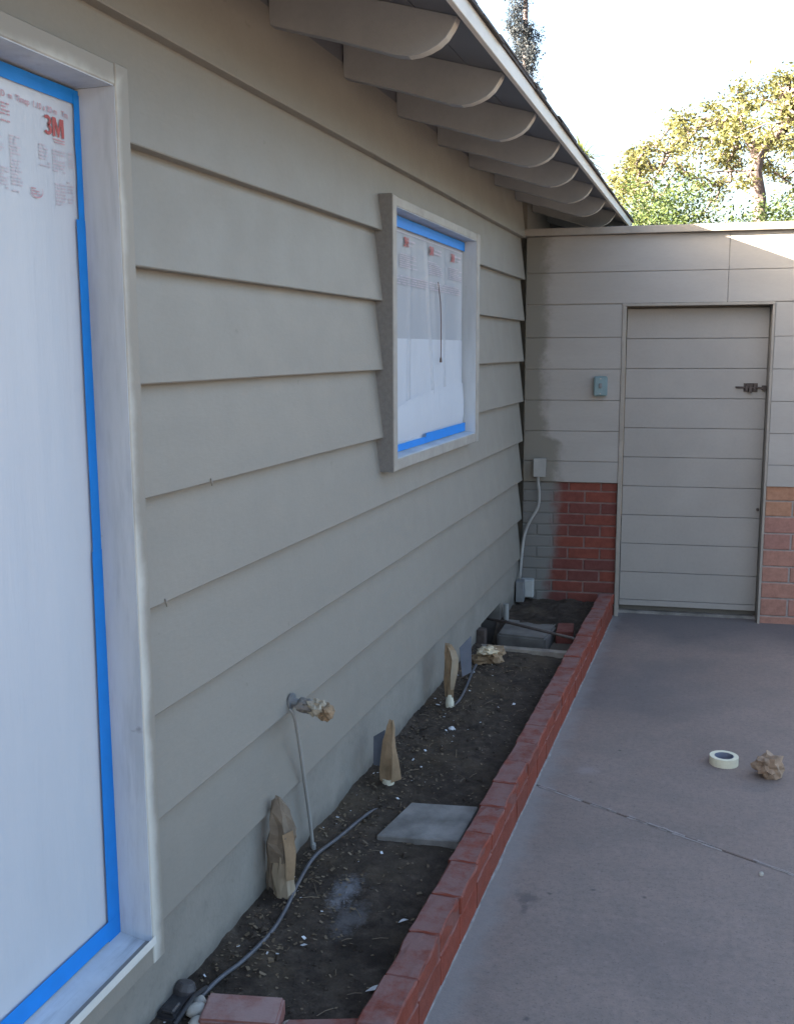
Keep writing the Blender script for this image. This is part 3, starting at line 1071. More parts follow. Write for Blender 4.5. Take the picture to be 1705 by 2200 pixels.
def worn_brick(w, l, h, seed, amt):
    """a brick with rounded, chipped and slightly bowed faces"""
    bm = bmesh.new()
    bmesh.ops.create_cube(bm, size=1)
    bmesh.ops.scale(bm, vec=(w, l, h), verts=bm.verts)
    bmesh.ops.bevel(bm, geom=list(bm.edges), offset=0.0045, segments=1, affect='EDGES')
    bmesh.ops.subdivide_edges(bm, edges=[e for e in bm.edges if e.calc_length() > 0.04], cuts=3, use_grid_fill=True)
    for v in bm.verts:
        p = v.co * 26 + Vector((seed * 5.3, 0, seed))
        d = Vector((noise.noise(p), noise.noise(p + Vector((9, 0, 0))), noise.noise(p + Vector((0, 9, 0)))))
        edge = (abs(v.co.x) > w / 2 - 0.006) + (abs(v.co.y) > l / 2 - 0.006) + (abs(v.co.z) > h / 2 - 0.006)
        k = amt * (1 + (1.2 if edge >= 2 else 0))
        v.co += d * k
        if edge >= 2 and noise.noise(p * 0.7 + Vector((3, 3, 3))) > 0.28:
            v.co *= 0.965
    mb = MB()
    bm.verts.index_update()
    mb.v = [tuple(v.co) for v in bm.verts]
    mb.f = [tuple(v.index for v in f.verts) for f in bm.faces]
    bm.free()
    return mb


kts = [worn_brick(KW, KL, KH, q, 0.0022).build('brick', MAT['kerbbrick'], kerb) for q in range(5)]
kls = [worn_brick(KW, KL, 0.115, q + 10, 0.0016).build('brick', MAT['kerbbrick'], kerb) for q in range(4)]
rr = random.Random(9)
ky = lambda y: 0.572 + (y - 2.5) * 0.0094 + 0.003
i0, i1 = -10, 16
kf = kf2 = True
slope = math.atan(0.0094)
for i in range(i0, i1 + 1):
    y = 3.417 + 0.2125 * (i + 0.5)
    sc = 1.0
    if y + KL / 2 > 6.815:
        sc = max(0.2, (6.815 - (y - KL / 2)) / KL)
        y = (6.815 + y - KL / 2) / 2
    loc = (ky(y) - KW / 2 - 0.55 + rr.uniform(-0.004, 0.004), y - 3.5 + rr.uniform(-0.002, 0.002), 0.130 + rr.uniform(-0.004, 0.002))
    rot = (rr.uniform(-0.008, 0.008), rr.uniform(-0.02, 0.02), -slope + rr.uniform(-0.008, 0.008))
    j = i - i0
    if j < len(kts):
        kts[j].location, kts[j].rotation_euler = loc, rot
    else:
        inst(kts[rr.randrange(5)].data, 'brick', kerb, loc, rot, (1, sc, 1))
for i in range(i0, i1 + 1):
    y = 3.417 + 0.2125 * (i + 0.5)
    if y + KL / 2 > 6.83:
        continue
    loc = (ky(y) - KW / 2 - 0.55 - 0.001 + rr.uniform(-0.001, 0.001), y - 3.5, 0.0385)
    j = i - i0
    if j < len(kls):
        kls[j].location, kls[j].rotation_euler = loc, (0, 0, -slope)
    else:
        inst(kls[rr.randrange(4)].data, 'brick', kerb, loc, (0, 0, -slope))
# rough mortar fillet where kerb meets patio
mf = MB()
prev = None
ys = [1.2 + 0.035 * k for k in range(160)]
rings = []
for y in ys:
    w = 0.002 + 0.016 * max(0, nz(y, 0, 0, 5) + 0.25) * (0.5 + 0.5 * rr.random())
    h = 0.005 + 0.008 * max(0, nz(y, 2, 0, 5))
    x = ky(y) - 0.55
    rings.append(((x - 0.004, y - 3.5, -0.004), (x - 0.002, y - 3.5, h), (x + w * 0.5, y - 3.5, h * 0.5), (x + w, y - 3.5, -0.003)))
for a, b in zip(rings, rings[1:]):
    n = len(mf.v)
    mf.v += list(a) + list(b)
    for k in range(3):
        mf.f.append((n + k, n + k + 1, n + 5 + k, n + 4 + k))
mf.build('mortar_fillet', MAT['fillet'], kerb, fix=False)
MB().prism([(ky(1.3) - 0.55 - 0.088, -2.2), (ky(1.3) - 0.55 - 0.004, -2.2), (ky(6.8) - 0.55 - 0.004, 3.3), (ky(6.8) - 0.55 - 0.088, 3.3)], 'z', 0.0, 0.1555).build('mortar_core', MAT['kerbmortar'], kerb)


# ================================================================== MASKING ON THE WINDOWS
def text(body, size, y, z, x, parent, mat, org, bold=0.0, sx=1.0):
    """a line of flat print as one mesh"""
    cu = bpy.data.curves.new('printed_lettering', 'FONT')
    cu.body = body
    cu.size = size
    cu.offset = bold
    cu.resolution_u = 3
    tmp = bpy.data.objects.new('printed_lettering_curve', cu)
    COL.objects.link(tmp)
    dg = bpy.context.evaluated_depsgraph_get()
    me = bpy.data.meshes.new_from_object(tmp.evaluated_get(dg))
    bpy.data.objects.remove(tmp)
    me.name = 'printed_lettering'
    me.materials.clear()
    me.materials.append(mat)
    for v in me.vertices:
        v.co = Vector((x - org[0], y - org[1] + v.co.x * sx, z - org[2] + v.co.y))
    o = bpy.data.objects.new('printed_lettering', me)
    COL.objects.link(o)
    o.parent = parent
    return o


def logo3m(y, z, h, x, parent, mat, org):
    """heavy red 3 and M, flat print"""
    mb = MB()
    k = h
    # the 3: two bowls as thick strokes
    for (cz, r, a0, a1) in ((0.735, 0.185, 150, -88), (0.275, 0.205, 88, -150)):
        n = 14
        for i in range(n):
            aa = [R(a0 + (a1 - a0) * (i + d) / n) for d in (0, 1)]
            pts = []
            for a_, rr_ in ((aa[0], r + 0.085), (aa[1], r + 0.085), (aa[1], r - 0.085), (aa[0], r - 0.085)):
                pts.append((x, y + 1.25 * k * (0.27 + 1.0 * rr_ * math.cos(a_)), z + k * (cz + rr_ * math.sin(a_))))
            mb.quad(pts)
    # the M
    m0 = 0.60
    for poly in (((0, 0), (0.19, 0), (0.19, 1), (0, 1)), ((0.63, 0), (0.82, 0), (0.82, 1), (0.63, 1)),
                 ((0.19, 1), (0.19, 0.72), (0.36, 0.0), (0.41, 0.0), (0.41, 0.42), (0.26, 1)),
                 ((0.63, 1), (0.56, 1), (0.41, 0.42), (0.41, 0.0), (0.46, 0.0), (0.63, 0.72))):
        mb.quad([(x, y + 1.25 * k * (m0 + p), z + k * q) for p, q in poly])
    o = mb.build('printed_logo', mat, parent, fix=False)
    o.location = tuple(-c for c in org)
    return o


def print_block(rows, y0, y1, z1, lead, x, rg, fill=0.9, h=0.45):
    """lines of tiny unreadable print, one mesh"""
    mb = MB()
    for r in range(rows):
        z = z1 - r * lead
        y = y0
        yend = y1 - (rg.random() ** 3) * (y1 - y0) * 0.5
        while y < yend:
            w = rg.uniform(0.004, 0.016)
            if rg.random() < fill:
                mb.quad([(x, y, z - lead * h), (x, min(y + w, yend), z - lead * h), (x, min(y + w, yend), z), (x, y, z)])
            y += w + rg.uniform(0.002, 0.004)
    return mb


def film_sheet(y0, y1, z0, z1, x, amp, seed, nu=50, nv=70, folds=()):
    def f(u, v):
        y, z = y0 + (y1 - y0) * u, z0 + (z1 - z0) * v
        e = min(1, 6 * min(u, 1 - u), 6 * min(v, 1 - v) + 0.15)
        d = amp * (nz(y * 1.2, z * 0.35, seed, 6) + 0.5 * nz(y * 2 + z * 0.4, z * 0.6, seed + 3, 9)) * e
        for (yc, dy, wd, am) in folds:
            q = (y - yc - dy * (v - 1)) / wd
            d += am * math.exp(-q * q) * e
        return (x + d, y, z)
    return grid(f, nu, nv)


WF = (-0.060, 1.30, 1.35)
film1 = empty('masking_film', WF, 'printed white plastic film edged in blue tape over the large near window', 'masking film')


def fb(mb, name, mat, par=film1, org=WF, **kw):
    o = mb.build(name, mat, par, **kw)
    o.location = (-org[0], -org[1], -org[2])
    return o


fb(film_sheet(0.63, 1.968, 0.404, 2.304, -0.0625, 0.0016, 1.0, 110, 90, folds=((1.30, 0.25, 0.02, 0.0016), (1.62, -0.35, 0.025, 0.0014), (1.75, -0.10, 0.018, 0.0014), (1.0, 0.1, 0.02, 0.0016))), 'film_sheet', MAT['film'], smooth=True, fix=False)


def strip(pts_in, pts_out, x, th=0.0006):
    """a run of tape between two edge lines (lists of (y,z))"""
    mb = MB()
    n = len(pts_in)
    for (p, q) in zip(pts_in, pts_out):
        mb.v += [(x, p[0], p[1]), (x, q[0], q[1]), (x - th, p[0], p[1]), (x - th, q[0], q[1])]
    for i in range(n - 1):
        a = i * 4
        mb.f += [(a, a + 1, a + 5, a + 4), (a + 3, a + 2, a + 6, a + 7), (a + 2, a, a + 4, a + 6), (a + 1, a + 3, a + 7, a + 5)]
    mb.f += [(0, 2, 3, 1), (4 * n - 4, 4 * n - 3, 4 * n - 1, 4 * n - 2)]
    return mb


zz = [2.30 - 0.27 * k / 8 for k in range(9)]
fb(strip([(1.953 + 0.0012 * math.sin(k * 1.7), z) for k, z in enumerate(zz)], [(1.9735, z) for z in zz], -0.0575), 'tape_strip', MAT['tape'])
zz = [2.045 - 0.72 * k / 16 for k in range(17)]
fb(strip([(1.942 + 0.004 * nz(0, z, 3, 2.2) - 0.0015 * k / 16, z) for k, z in enumerate(zz)], [(1.9737, z) for z in zz], -0.0567), 'tape_strip', MAT['tape'])
zz = [1.33 - 0.93 * k / 20 for k in range(21)]
fb(strip([(1.938 - 0.013 * k / 20 + 0.003 * nz(0, z, 5, 2.5), z) for k, z in enumerate(zz)], [(1.9738, z) for z in zz], -0.0560), 'tape_strip', MAT['tape'])
yy_ = [0.63 + (1.972 - 0.63) * k / 20 for k in range(21)]
fb(strip([(y, 2.280 + 0.0015 * nz(y, 0, 1, 4)) for y in yy_], [(y, 2.3085) for y in yy_], -0.0583), 'tape_strip', MAT['tape'])
fb(strip([(y, 0.452 + 0.003 * nz(y, 0, 7, 3)) for y in yy_], [(y, 0.405) for y in yy_], -0.0553), 'tape_strip', MAT['tape'])
XT = -0.0600
rg = random.Random(4)
text('m  HD  m  Timep  1.10 x 30 m   Tm', 0.0165, 1.690, 2.2465, XT, film1, MAT['midink'], WF, 0.0003)
logo3m(1.852, 2.2025, 0.0375, XT, film1, MAT['ink'], WF)
fb(MB().quad([(XT, 1.880, 2.1985), (XT, 1.919, 2.1985), (XT, 1.919, 2.1958), (XT, 1.880, 2.1958)]).quad([(XT, 1.884, 2.1925), (XT, 1.919, 2.1925), (XT, 1.919, 2.1905), (XT, 1.884, 2.1905)]), 'printed_rule', MAT['midink'], fix=False)
for (rows, ya, yb, zt, ld, mt) in ((6, 1.58, 1.748, 2.236, 0.0064, 'midink'), (6, 1.60, 1.728, 2.178, 0.0062, 'paleink'), (17, 1.742, 1.776, 2.180, 0.0064, 'paleink'), (7, 1.700, 1.736, 2.117, 0.0062, 'paleink'),
                                   (7, 1.832, 1.868, 2.180, 0.0066, 'paleink'), (7, 1.876, 1.918, 2.176, 0.0066, 'paleink'), (7, 1.880, 1.918, 2.110, 0.0066, 'paleink'),
                                   (5, 1.930, 1.950, 2.178, 0.0066, 'paleink'), (7, 1.922, 1.948, 2.118, 0.0066, 'paleink')):
    fb(print_block(rows, ya, yb, zt, ld, XT, rg), 'printed_lines', MAT[mt], fix=False)
sw_ = MB()
pv = None
for k in range(15):      # small swoosh emblem
    a = R(200 + 190 * k / 14)
    p = (1.817 + 0.021 * math.cos(a), 2.085 + 0.0135 * math.sin(a))
    w = 0.0026 * math.sin(math.pi * k / 14) + 0.0005
    q = (p[0] - w * math.cos(a), p[1] - w * math.sin(a))
    if pv:
        sw_.quad([(XT, *pv[0]), (XT, *p), (XT, *q), (XT, *pv[1])])
    pv = (p, q)
fb(sw_, 'printed_emblem', MAT['midink'], fix=False)
fb(print_block(3, 1.800, 1.828, 2.091, 0.0052, XT, rg), 'printed_lines', MAT['midink'], fix=False)

WS = (-0.025, 4.55, 1.83)
film2 = empty('masking_film', WS, 'printed plastic film with a fold and hanging cord over the small far window', 'masking film')


def gb2(mb, name, mat, **kw):
    return fb(mb, name, mat, film2, WS, **kw)


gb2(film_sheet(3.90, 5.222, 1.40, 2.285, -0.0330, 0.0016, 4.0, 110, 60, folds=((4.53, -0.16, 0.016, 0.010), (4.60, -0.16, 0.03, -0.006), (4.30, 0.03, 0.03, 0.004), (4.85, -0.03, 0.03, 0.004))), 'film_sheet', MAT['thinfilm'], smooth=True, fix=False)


gb2(film_sheet(3.905, 5.220, 1.395, 1.818, -0.0312, 0.0012, 9.0, 60, 30), 'film_reflection_band', MAT['film'], smooth=True, fix=False)  # extra sheet added to brighten the lower half like a reflected band


# gathered lower flap of the film, curling up to a curved upper edge
def flap(u, v):
    y = 3.91 + 1.31 * u
    top = 1.500 + 0.105 * (1 - math.exp(-((y - 3.91) / 0.42)))
    z0 = 1.392 - 0.004 * math.sin(u * 9)
    z = z0 + (top - z0) * v
    d = 0.006 * math.sin(math.pi * min(1, v * 1.1)) + 0.003 * nz(y, z * 2, 2, 14) * (1 - v)
    return (-0.0250 + d, y, z)


gb2(grid(flap, 60, 16), 'film_flap', MAT['film'], smooth=True, fix=False)
ys2 = [3.90 + 1.325 * k / 20 for k in range(21)]
gb2(strip([(y, 2.262 + 0.001 * nz(y, 0, 1, 5)) for y in ys2], [(y, 2.306) for y in ys2], -0.0205), 'tape_strip', MAT['tape'])
ya_ = [3.90 + 0.62 * k / 10 for k in range(11)]
gb2(strip([(y, 1.384 + 0.001 * nz(y, 0, 3, 5)) for y in ya_], [(y, 1.354) for y in ya_], -0.0125), 'tape_strip', MAT['tape'])
ya_ = [4.48 + 0.74 * k / 10 for k in range(11)]
gb2(strip([(y, 1.399 + 0.001 * nz(y, 0, 5, 5)) for y in ya_], [(y, 1.355) for y in ya_], -0.0118), 'tape_strip', MAT['tape'])
zz = [2.27 - 0.86 * k / 10 for k in range(11)]
gb2(MB().tube([(-0.0165, 4.700, 2.08), (-0.0155, 4.738, 1.99), (-0.016, 4.752, 1.90), (-0.016, 4.749, 1.735)], 0.0025, 6), 'cord', m_simple('brown_cord', (0.16, 0.11, 0.10), 0.2, 20, 0.8))
gb2(MB().tube([(-0.016, 4.749, 1.735), (-0.016, 4.748, 1.712)], [0.004, 0.0065], 6), 'cord_end', m_simple('brown_cord_end', (0.15, 0.11, 0.10), 0.2, 20, 0.8))
XT2 = -0.0262
logo3m(4.195, 2.195, 0.040, XT2, film2, MAT['ink'], WS)
logo3m(4.585, 2.192, 0.040, XT2, film2, MAT['ink'], WS)
logo3m(4.970, 2.192, 0.040, XT2, film2, MAT['ink'], WS)
gb2(MB().quad([(XT2, 3.95, 2.2470), (XT2, 5.2, 2.2470), (XT2, 5.2, 2.2495), (XT2, 3.95, 2.2495)]), 'printed_rule', MAT['paleink'], fix=False)
for yb in (4.14, 4.56, 4.94):
    gb2(print_block(7, yb, yb + 0.26, 2.165, 0.0085, XT2, rg), 'printed_lines', MAT['paleink'], fix=False)
    gb2(print_block(2, yb + 0.10, yb + 0.24, 2.225, 0.016, XT2, rg), 'printed_lines', MAT['paleink'], fix=False)
gb2(print_block(4, 4.05, 5.18, 2.075, 0.010, XT2, rg, 0.8), 'printed_lines', MAT['paleink'], fix=False)


# ================================================================== PIPES, STUBS AND PAPER
def crumple(rad, seed, sub=2, amp=0.35, sq=(1, 1, 1)):
    """wadded sheet: coarse flat facets with sharp ridges"""
    rg_ = random.Random(int(seed * 17 + 3))
    bm = bmesh.new()
    bmesh.ops.create_icosphere(bm, subdivisions=3 if sub < 4 else 4, radius=1)
    pk = [Vector((rg_.gauss(0, 1), rg_.gauss(0, 1), rg_.gauss(0, 1))).normalized() for _ in range(22)]
    for v in bm.verts:
        c = v.co.normalized()
        ds = sorted((c - q).length for q in pk)
        r = 1 + amp * (1.5 * (ds[0] - 0.34) - 0.5 * min(0.25, ds[1] - ds[0])) + rg_.uniform(-0.22, 0.16) * amp * 1.9
        v.co = Vector((c.x * sq[0], c.y * sq[1], c.z * sq[2])) * rad * r
    me = bpy.data.meshes.new('crumpled_paper')
    bm.to_mesh(me)
    bm.free()
    mb = MB()
    mb.v = [tuple(v.co) for v in me.vertices]
    mb.f = [tuple(p.vertices) for p in me.polygons]
    return mb


def folded_sleeve(rings, seed, sides=9, sharp=0.28, flat=1.0, twist=0.5):
    """masking paper folded round a riser: few flat facets, sharp folds; rings = [(z, r, cx, cy)]"""
    rg_ = random.Random(seed)
    fold = [1 + sharp * (1 if k % 2 else -1) * rg_.uniform(0.3, 1.0) for k in range(sides)]
    offs = [rg_.uniform(-0.22, 0.22) for _ in range(sides)]
    mb = MB()
    for i, (z, r, cx, cy) in enumerate(rings):
        for k in range(sides):
            a_ = 2 * math.pi * (k + offs[k] + rg_.uniform(-0.12, 0.12)) / sides + twist * z * 3
            rr_ = r * (fold[k] + rg_.uniform(-0.20, 0.20))
            mb.v.append((cx + rr_ * math.cos(a_), cy + rr_ * math.sin(a_) * flat, z + rg_.uniform(-0.010, 0.010)))
    for i in range(len(rings) - 1):
        for k in range(sides):
            a_, b_ = i * sides + k, i * sides + (k + 1) % sides
            if rg_.random() < 0.5:
                mb.f += [(a_, b_, b_ + sides), (a_, b_ + sides, a_ + sides)]
            else:
                mb.f += [(a_, b_, a_ + sides), (b_, b_ + sides, a_ + sides)]
    n = len(mb.v) - sides
    mb.f.append(tuple(range(n, n + sides)))
    return mb


def loose_flap(pts, th=0.0012):
    """a stiff little sheet of paper with a fold across it"""
    mb = MB()
    for i in range(0, len(pts) - 2, 2):
        a_, b_, c_, d_ = (Vector(p) for p in (pts[i], pts[i + 1], pts[i + 3], pts[i + 2]))
        nn = (b_ - a_).cross(d_ - a_).normalized() * th
        mb.quad([a_, b_, c_, d_]).quad([d_ + nn, c_ + nn, b_ + nn, a_ + nn])
    return mb


st1 = empty('wrapped_riser', (0.043, 2.70, 0.085), 'nearest wrapped riser, tall brown paper sleeve with folded top, below the hose bib', 'wrapped pipe', 'paper-wrapped risers in the soil bed')
folded_sleeve([(0.155, 0.034, 0, 0), (0.185, 0.037, 0.001, 0), (0.215, 0.038, -0.002, 0.002), (0.245, 0.036, 0.002, 0), (0.275, 0.033, -0.002, 0.001), (0.305, 0.029, -0.006, 0), (0.33, 0.022, -0.010, 0.002), (0.345, 0.010, -0.014, 0.002)], 4, 12, 0.22, 0.8).build('paper_sleeve', MAT['greykraft'], st1, fix=False)
folded_sleeve([(0.0, 0.040, 0, 0), (0.05, 0.036, 0, 0), (0.11, 0.032, 0, 0), (0.17, 0.029, 0, 0)], 7, 12, 0.07, 0.85, 0.2).build('paper_tube', MAT['tubepaper'], st1, fix=False)
loose_flap([(0.020, -0.030, 0.10), (0.040, -0.012, 0.10), (0.022, -0.034, 0.175), (0.046, -0.010, 0.18), (0.014, -0.036, 0.25), (0.040, -0.014, 0.26)]).build('loose_edge', MAT['kraft'], st1, fix=False)
o = folded_sleeve([(0.0, 0.017, 0, 0), (0.05, 0.019, -0.004, 0), (0.11, 0.015, 0.002, 0), (0.16, 0.019, 0.006, 0), (0.21, 0.010, 0.010, 0)], 9, 7, 0.3, 0.45).build('paper_flap', MAT['greykraft'], st1, fix=False)
o.location = (-0.040, 0.0, 0.03)
MB().tube([(0, 0, -0.06), (0, 0, 0.30)], 0.013, 10).build('riser_pipe', MAT['bone'], st1)
st2 = empty('wrapped_riser', (0.094, 3.575, 0.085), 'middle wrapped riser, smooth tapering brown paper with cream collar, behind the concrete paver', 'wrapped pipe', 'paper-wrapped risers in the soil bed')
folded_sleeve([(0.052, 0.030, 0.0, 0), (0.09, 0.030, 0.001, 0), (0.15, 0.032, 0.003, 0), (0.205, 0.027, 0.005, 0), (0.24, 0.021, 0.008, 0), (0.27, 0.017, 0.012, 0), (0.292, 0.009, 0.014, 0)], 23, 9, 0.20, 0.6, 0.6).build('paper_sleeve', MAT['kraft'], st2, fix=False)
loose_flap([(0.018, -0.020, 0.050), (0.052, 0.004, 0.060), (0.022, -0.022, 0.11), (0.044, -0.002, 0.13), (0.022, -0.018, 0.18), (0.032, -0.006, 0.19)]).build('loose_edge', MAT['kraft'], st2, fix=False)
MB().tube([(0, 0, -0.05), (0, 0, 0.058)], [0.022, 0.0235], 14).build('collar', MAT['bone'], st2, smooth=False)
MB().quad([(-0.062, 0.01, 0.10), (-0.028, 0.035, 0.09), (-0.024, 0.04, 0.235), (-0.06, 0.01, 0.215)]).quad([(-0.064, 0.012, 0.10), (-0.062, 0.012, 0.215), (-0.026, 0.042, 0.235), (-0.030, 0.037, 0.09)]).build('dark_flap', MAT['flap'], st2)
st3 = empty('wrapped_riser', (0.096, 4.504, 0.085), 'farthest wrapped riser, split open paper sleeve over a cream collar', 'wrapped pipe', 'paper-wrapped risers in the soil bed')
folded_sleeve([(0.075, 0.018, 0, 0), (0.12, 0.021, 0, 0), (0.17, 0.029, 0.004, 0), (0.22, 0.034, 0.006, 0), (0.27, 0.032, 0.004, 0), (0.30, 0.026, -0.002, 0), (0.33, 0.014, -0.010, 0)], 31, 10, 0.30, 0.6, 0.6).build('paper_sleeve', MAT['kraft'], st3, fix=False)
loose_flap([(0.008, -0.024, 0.12), (0.022, -0.016, 0.12), (0.012, -0.036, 0.19), (0.040, -0.018, 0.20), (0.018, -0.030, 0.265), (0.046, -0.012, 0.27), (0.004, -0.022, 0.31), (0.030, -0.012, 0.31)]).build('torn_edge', MAT['tubepaper'], st3, fix=False)
MB().tube([(0, 0, -0.05), (0, 0, 0.05), (0, 0, 0.09)], [0.019, 0.0205, 0.013], 14).build('collar', MAT['bone'], st3)
MB().quad([(0.045, 0.06, 0.16), (0.075, 0.11, 0.17), (0.070, 0.12, 0.345), (0.030, 0.06, 0.30)]).quad([(0.046, 0.064, 0.16), (0.032, 0.064, 0.30), (0.072, 0.124, 0.345), (0.077, 0.114, 0.17)]).build('dark_flap', MAT['flap'], st3)

# hose bib with paper on its spout, and the cable dropping from it
bib = empty('hose_bib', (0.0, 2.88, 0.67), 'hose bib sticking out of siding with crumpled paper taped round its spout', 'hose bib')
MB().tube([(-0.03, 0, 0.008), (0.052, 0, -0.002)], 0.013, 10).tube([(-0.002, 0, 0.006), (0.006, 0, 0.005)], 0.026, 14).build('pipe', MAT['boxgrey'], bib)
o = crumple(0.026, 6, 2, 0.35, (1.15, 0.9, 0.95)).build('wrap_tape', m_simple('grey_overspray_paper', (0.17, 0.16, 0.15), 0.3, 20, 0.8), bib)
o.location = (0.045, 0, -0.003)
o = crumple(0.036, 2, 3, 0.5, (0.95, 0.85, 0.88)).build('paper_wrap', m_simple('grey_tan_paper', (0.34, 0.30, 0.235), 0.35, 16, 0.8), bib)
o.location = (0.088, 0, -0.010)
o = crumple(0.027, 9, 3, 0.6, (1, 1, 1)).build('paper_tail', MAT['kraft'], bib)
o.location = (0.122, 0, -0.016)
cab = empty('cable', (0.024, 2.99, 0.1), 'thin grey painted cable dropping down siding below the hose bib', 'cable')


def pathw(pts, org):
    return [tuple(Vector(p) - Vector(org)) for p in pts]


def smoothpath(pts, n=6):
    out = []
    P = [Vector(p) for p in pts]
    P = [P[0] * 2 - P[1]] + P + [P[-1] * 2 - P[-2]]
    for i in range(1, len(P) - 2):
        for k in range(n):
            t = k / n
            a, b, c, d = P[i - 1:i + 3]
            out.append(0.5 * ((2 * b) + (c - a) * t + (2 * a - 5 * b + 4 * c - d) * t * t + (3 * b - a - 3 * c + d) * t ** 3))
    out.append(P[-2])
    return out


cp = smoothpath([(-0.01, 2.868, 0.66), (0.012, 2.872, 0.635), (0.018, 2.89, 0.56), (0.016, 2.93, 0.42), (0.012, 2.975, 0.28), (0.016, 2.99, 0.18), (0.020, 2.995, 0.085)])
MB().tube(pathw(cp, (0.024, 2.99, 0.1)), 0.0062, 8).build('cable_run', MAT['conduit'], cab, smooth=True)
MB().tube([(-0.004, 0.004, -0.03), (-0.004, 0.004, 0.045)], 0.009, 8).build('ferrule', MAT['conduit'], cab)

# irrigation tubes lying on the soil
tp = smoothpath([(0.035, 2.10, 0.118), (0.053, 2.235, 0.128), (0.079, 2.342, 0.128), (0.091, 2.494, 0.124), (0.083, 2.62, 0.126), (0.066, 2.755, 0.135), (0.056, 2.916, 0.142), (0.073, 3.089, 0.128), (0.099, 3.323, 0.113), (0.12, 3.42, 0.095)])
it = empty('irrigation_tube', (0.08, 2.8, 0.12), 'long grey irrigation tube lying on soil beside nearest wrapped riser', 'tube')
MB().tube(pathw(tp, (0.08, 2.8, 0.12)), 0.0060, 8).build('tube_run', MAT['hose'], it, smooth=True)
tp = smoothpath([(0.085, 5.10, 0.14), (0.088, 4.984, 0.128), (0.111, 4.76, 0.125), (0.12, 4.60, 0.12), (0.102, 4.45, 0.10)])
it2 = empty('irrigation_tube', (0.1, 4.75, 0.12), 'short grey irrigation tube running from far paper bundle to the farthest riser', 'tube')
MB().tube(pathw(tp, (0.1, 4.75, 0.12)), 0.0065, 8).build('tube_run', MAT['hose'], it2, smooth=True)

# paper bundle by the access well
pbn = empty('paper_bundle', (0.125, 5.20, 0.12), 'torn crumpled brown paper bundle on soil in front of the access well', 'paper')
o = crumple(0.068, 3, 3, 0.55, (1.0, 0.8, 0.75)).build('crumpled_sheet', MAT['kraft'], pbn)
o.location = (0.02, 0.03, 0.045)
o = crumple(0.045, 8, 3, 0.6, (1.2, 0.8, 0.6)).build('torn_sheet', MAT['kraft'], pbn)
o.location = (-0.045, -0.01, 0.02)
o = crumple(0.05, 12, 2, 0.5, (1.1, 0.9, 0.45)).build('pale_sheet', m_simple('pale_tan_paper', (0.52, 0.44, 0.31), 0.15, 14, 0.75), pbn)
o.location = (0.0, -0.015, 0.075)

# square concrete paver
pv_ = empty('paver', (0.34, 3.31, 0.1), 'square grey concrete paver lying in the soil beside the kerb', 'paver')
P4 = [(0.226, 3.441), (0.470, 3.478), (0.466, 3.196), (0.187, 3.155)]
MB().prism([(a - 0.34, b - 3.31) for a, b in P4], 'z', -0.03, 0.022).build('paver_slab', MAT['concrete'], pv_, bevel=0.004)

# ---- crawl-space access well
well = empty('access_well', (0.24, 5.75, 0.0), 'crawl space access well with steel edge bars at end of the soil bed', 'access well')
WO = (0.24, 5.75, 0.0)


def wl(mb, name, mat, **kw):
    o = mb.build(name, mat, well, **kw)
    o.location = tuple(-c for c in WO)
    return o


wl(MB().prism([(5.500, 0.085), (5.530, 0.085), (5.530, 0.118), (5.536, 0.118), (5.536, 0.126), (5.500, 0.122)], 'x', 0.012, 0.505), 'edge_bar', MAT['steel'], bevel=0.001)
wl(MB().tube([(-0.012, 5.80, 0.203), (0.12, 5.752, 0.203), (0.52, 5.615, 0.176)], 0.0085, 8), 'cross_bar', MAT['iron'], smooth=True)
wl(MB().prism([(0.03, 5.875), (0.325, 5.845), (0.345, 6.2), (0.02, 6.235)], 'z', -0.3, 0.096), 'concrete_block', MAT['oldconcrete'], bevel=0.012, seg=2)
wl(MB().box(-0.015, 0.03, 5.535, 5.60, -0.3, 0.205), 'side_plate', MAT['iron'], bevel=0.002)
wl(MB().prism([(0.362, 6.00), (0.462, 6.02), (0.44, 6.22), (0.345, 6.20)], 'z', 0.02, 0.102), 'loose_brick', MAT['wallbrick'], bevel=0.004)
wl(MB().box(0.345, 0.50, 5.84, 6.235, -0.3, 0.028), 'side_ledge', MAT['earth'])
post = MB().tube([(0.012, 6.235, -0.05), (0.012, 6.235, 0.19)], 0.017, 10).build('standpipe', MAT['conduit'])
post.location = (0, 0, 0)
tag(post, 'short pale standpipe against foundation beside the access well', 'pipe')

# ---- electrical on the end wall
elec = empty('conduit', (0.05, 6.81, 0.1), 'bent grey conduit joining a box on the boards to an outlet by the soil', 'conduit', rz=EW)


def el(mb, name, mat, **kw):
    o = mb.build(name, mat, elec, **kw)
    return o


E0 = Vector((0.05, 6.81, 0.1))
el(MB().box(0.027, 0.103, -0.052, 0.003, 0.840, 0.956), 'junction_box', MAT['conduit'], bevel=0.004)
el(MB().box(0.024, 0.106, -0.056, -0.0525, 0.836, 0.960), 'box_cover', MAT['conduit'], bevel=0.002)
cpth = smoothpath([(0.053, -0.025, 0.842), (0.056, -0.022, 0.78), (0.062, -0.018, 0.72), (0.053, -0.015, 0.625), (0.002, -0.02, 0.53), (-0.030, -0.03, 0.44), (-0.044, -0.05, 0.32), (-0.052, -0.09, 0.145)])
el(MB().tube(cpth, 0.0105, 10), 'pipe', MAT['conduit'], smooth=True)
el(MB().box(-0.070, -0.018, -0.165, -0.075, 0.005, 0.145), 'outlet_body', MAT['boxgrey'], bevel=0.003)
el(MB().box(-0.050, 0.036, -0.06, 0.012, 0.015, 0.135), 'outlet_box', MAT['coverlight'], bevel=0.004)
el(MB().box(-0.046, 0.032, -0.066, -0.0605, 0.020, 0.130), 'outlet_cover', MAT['coverlight'], bevel=0.002)
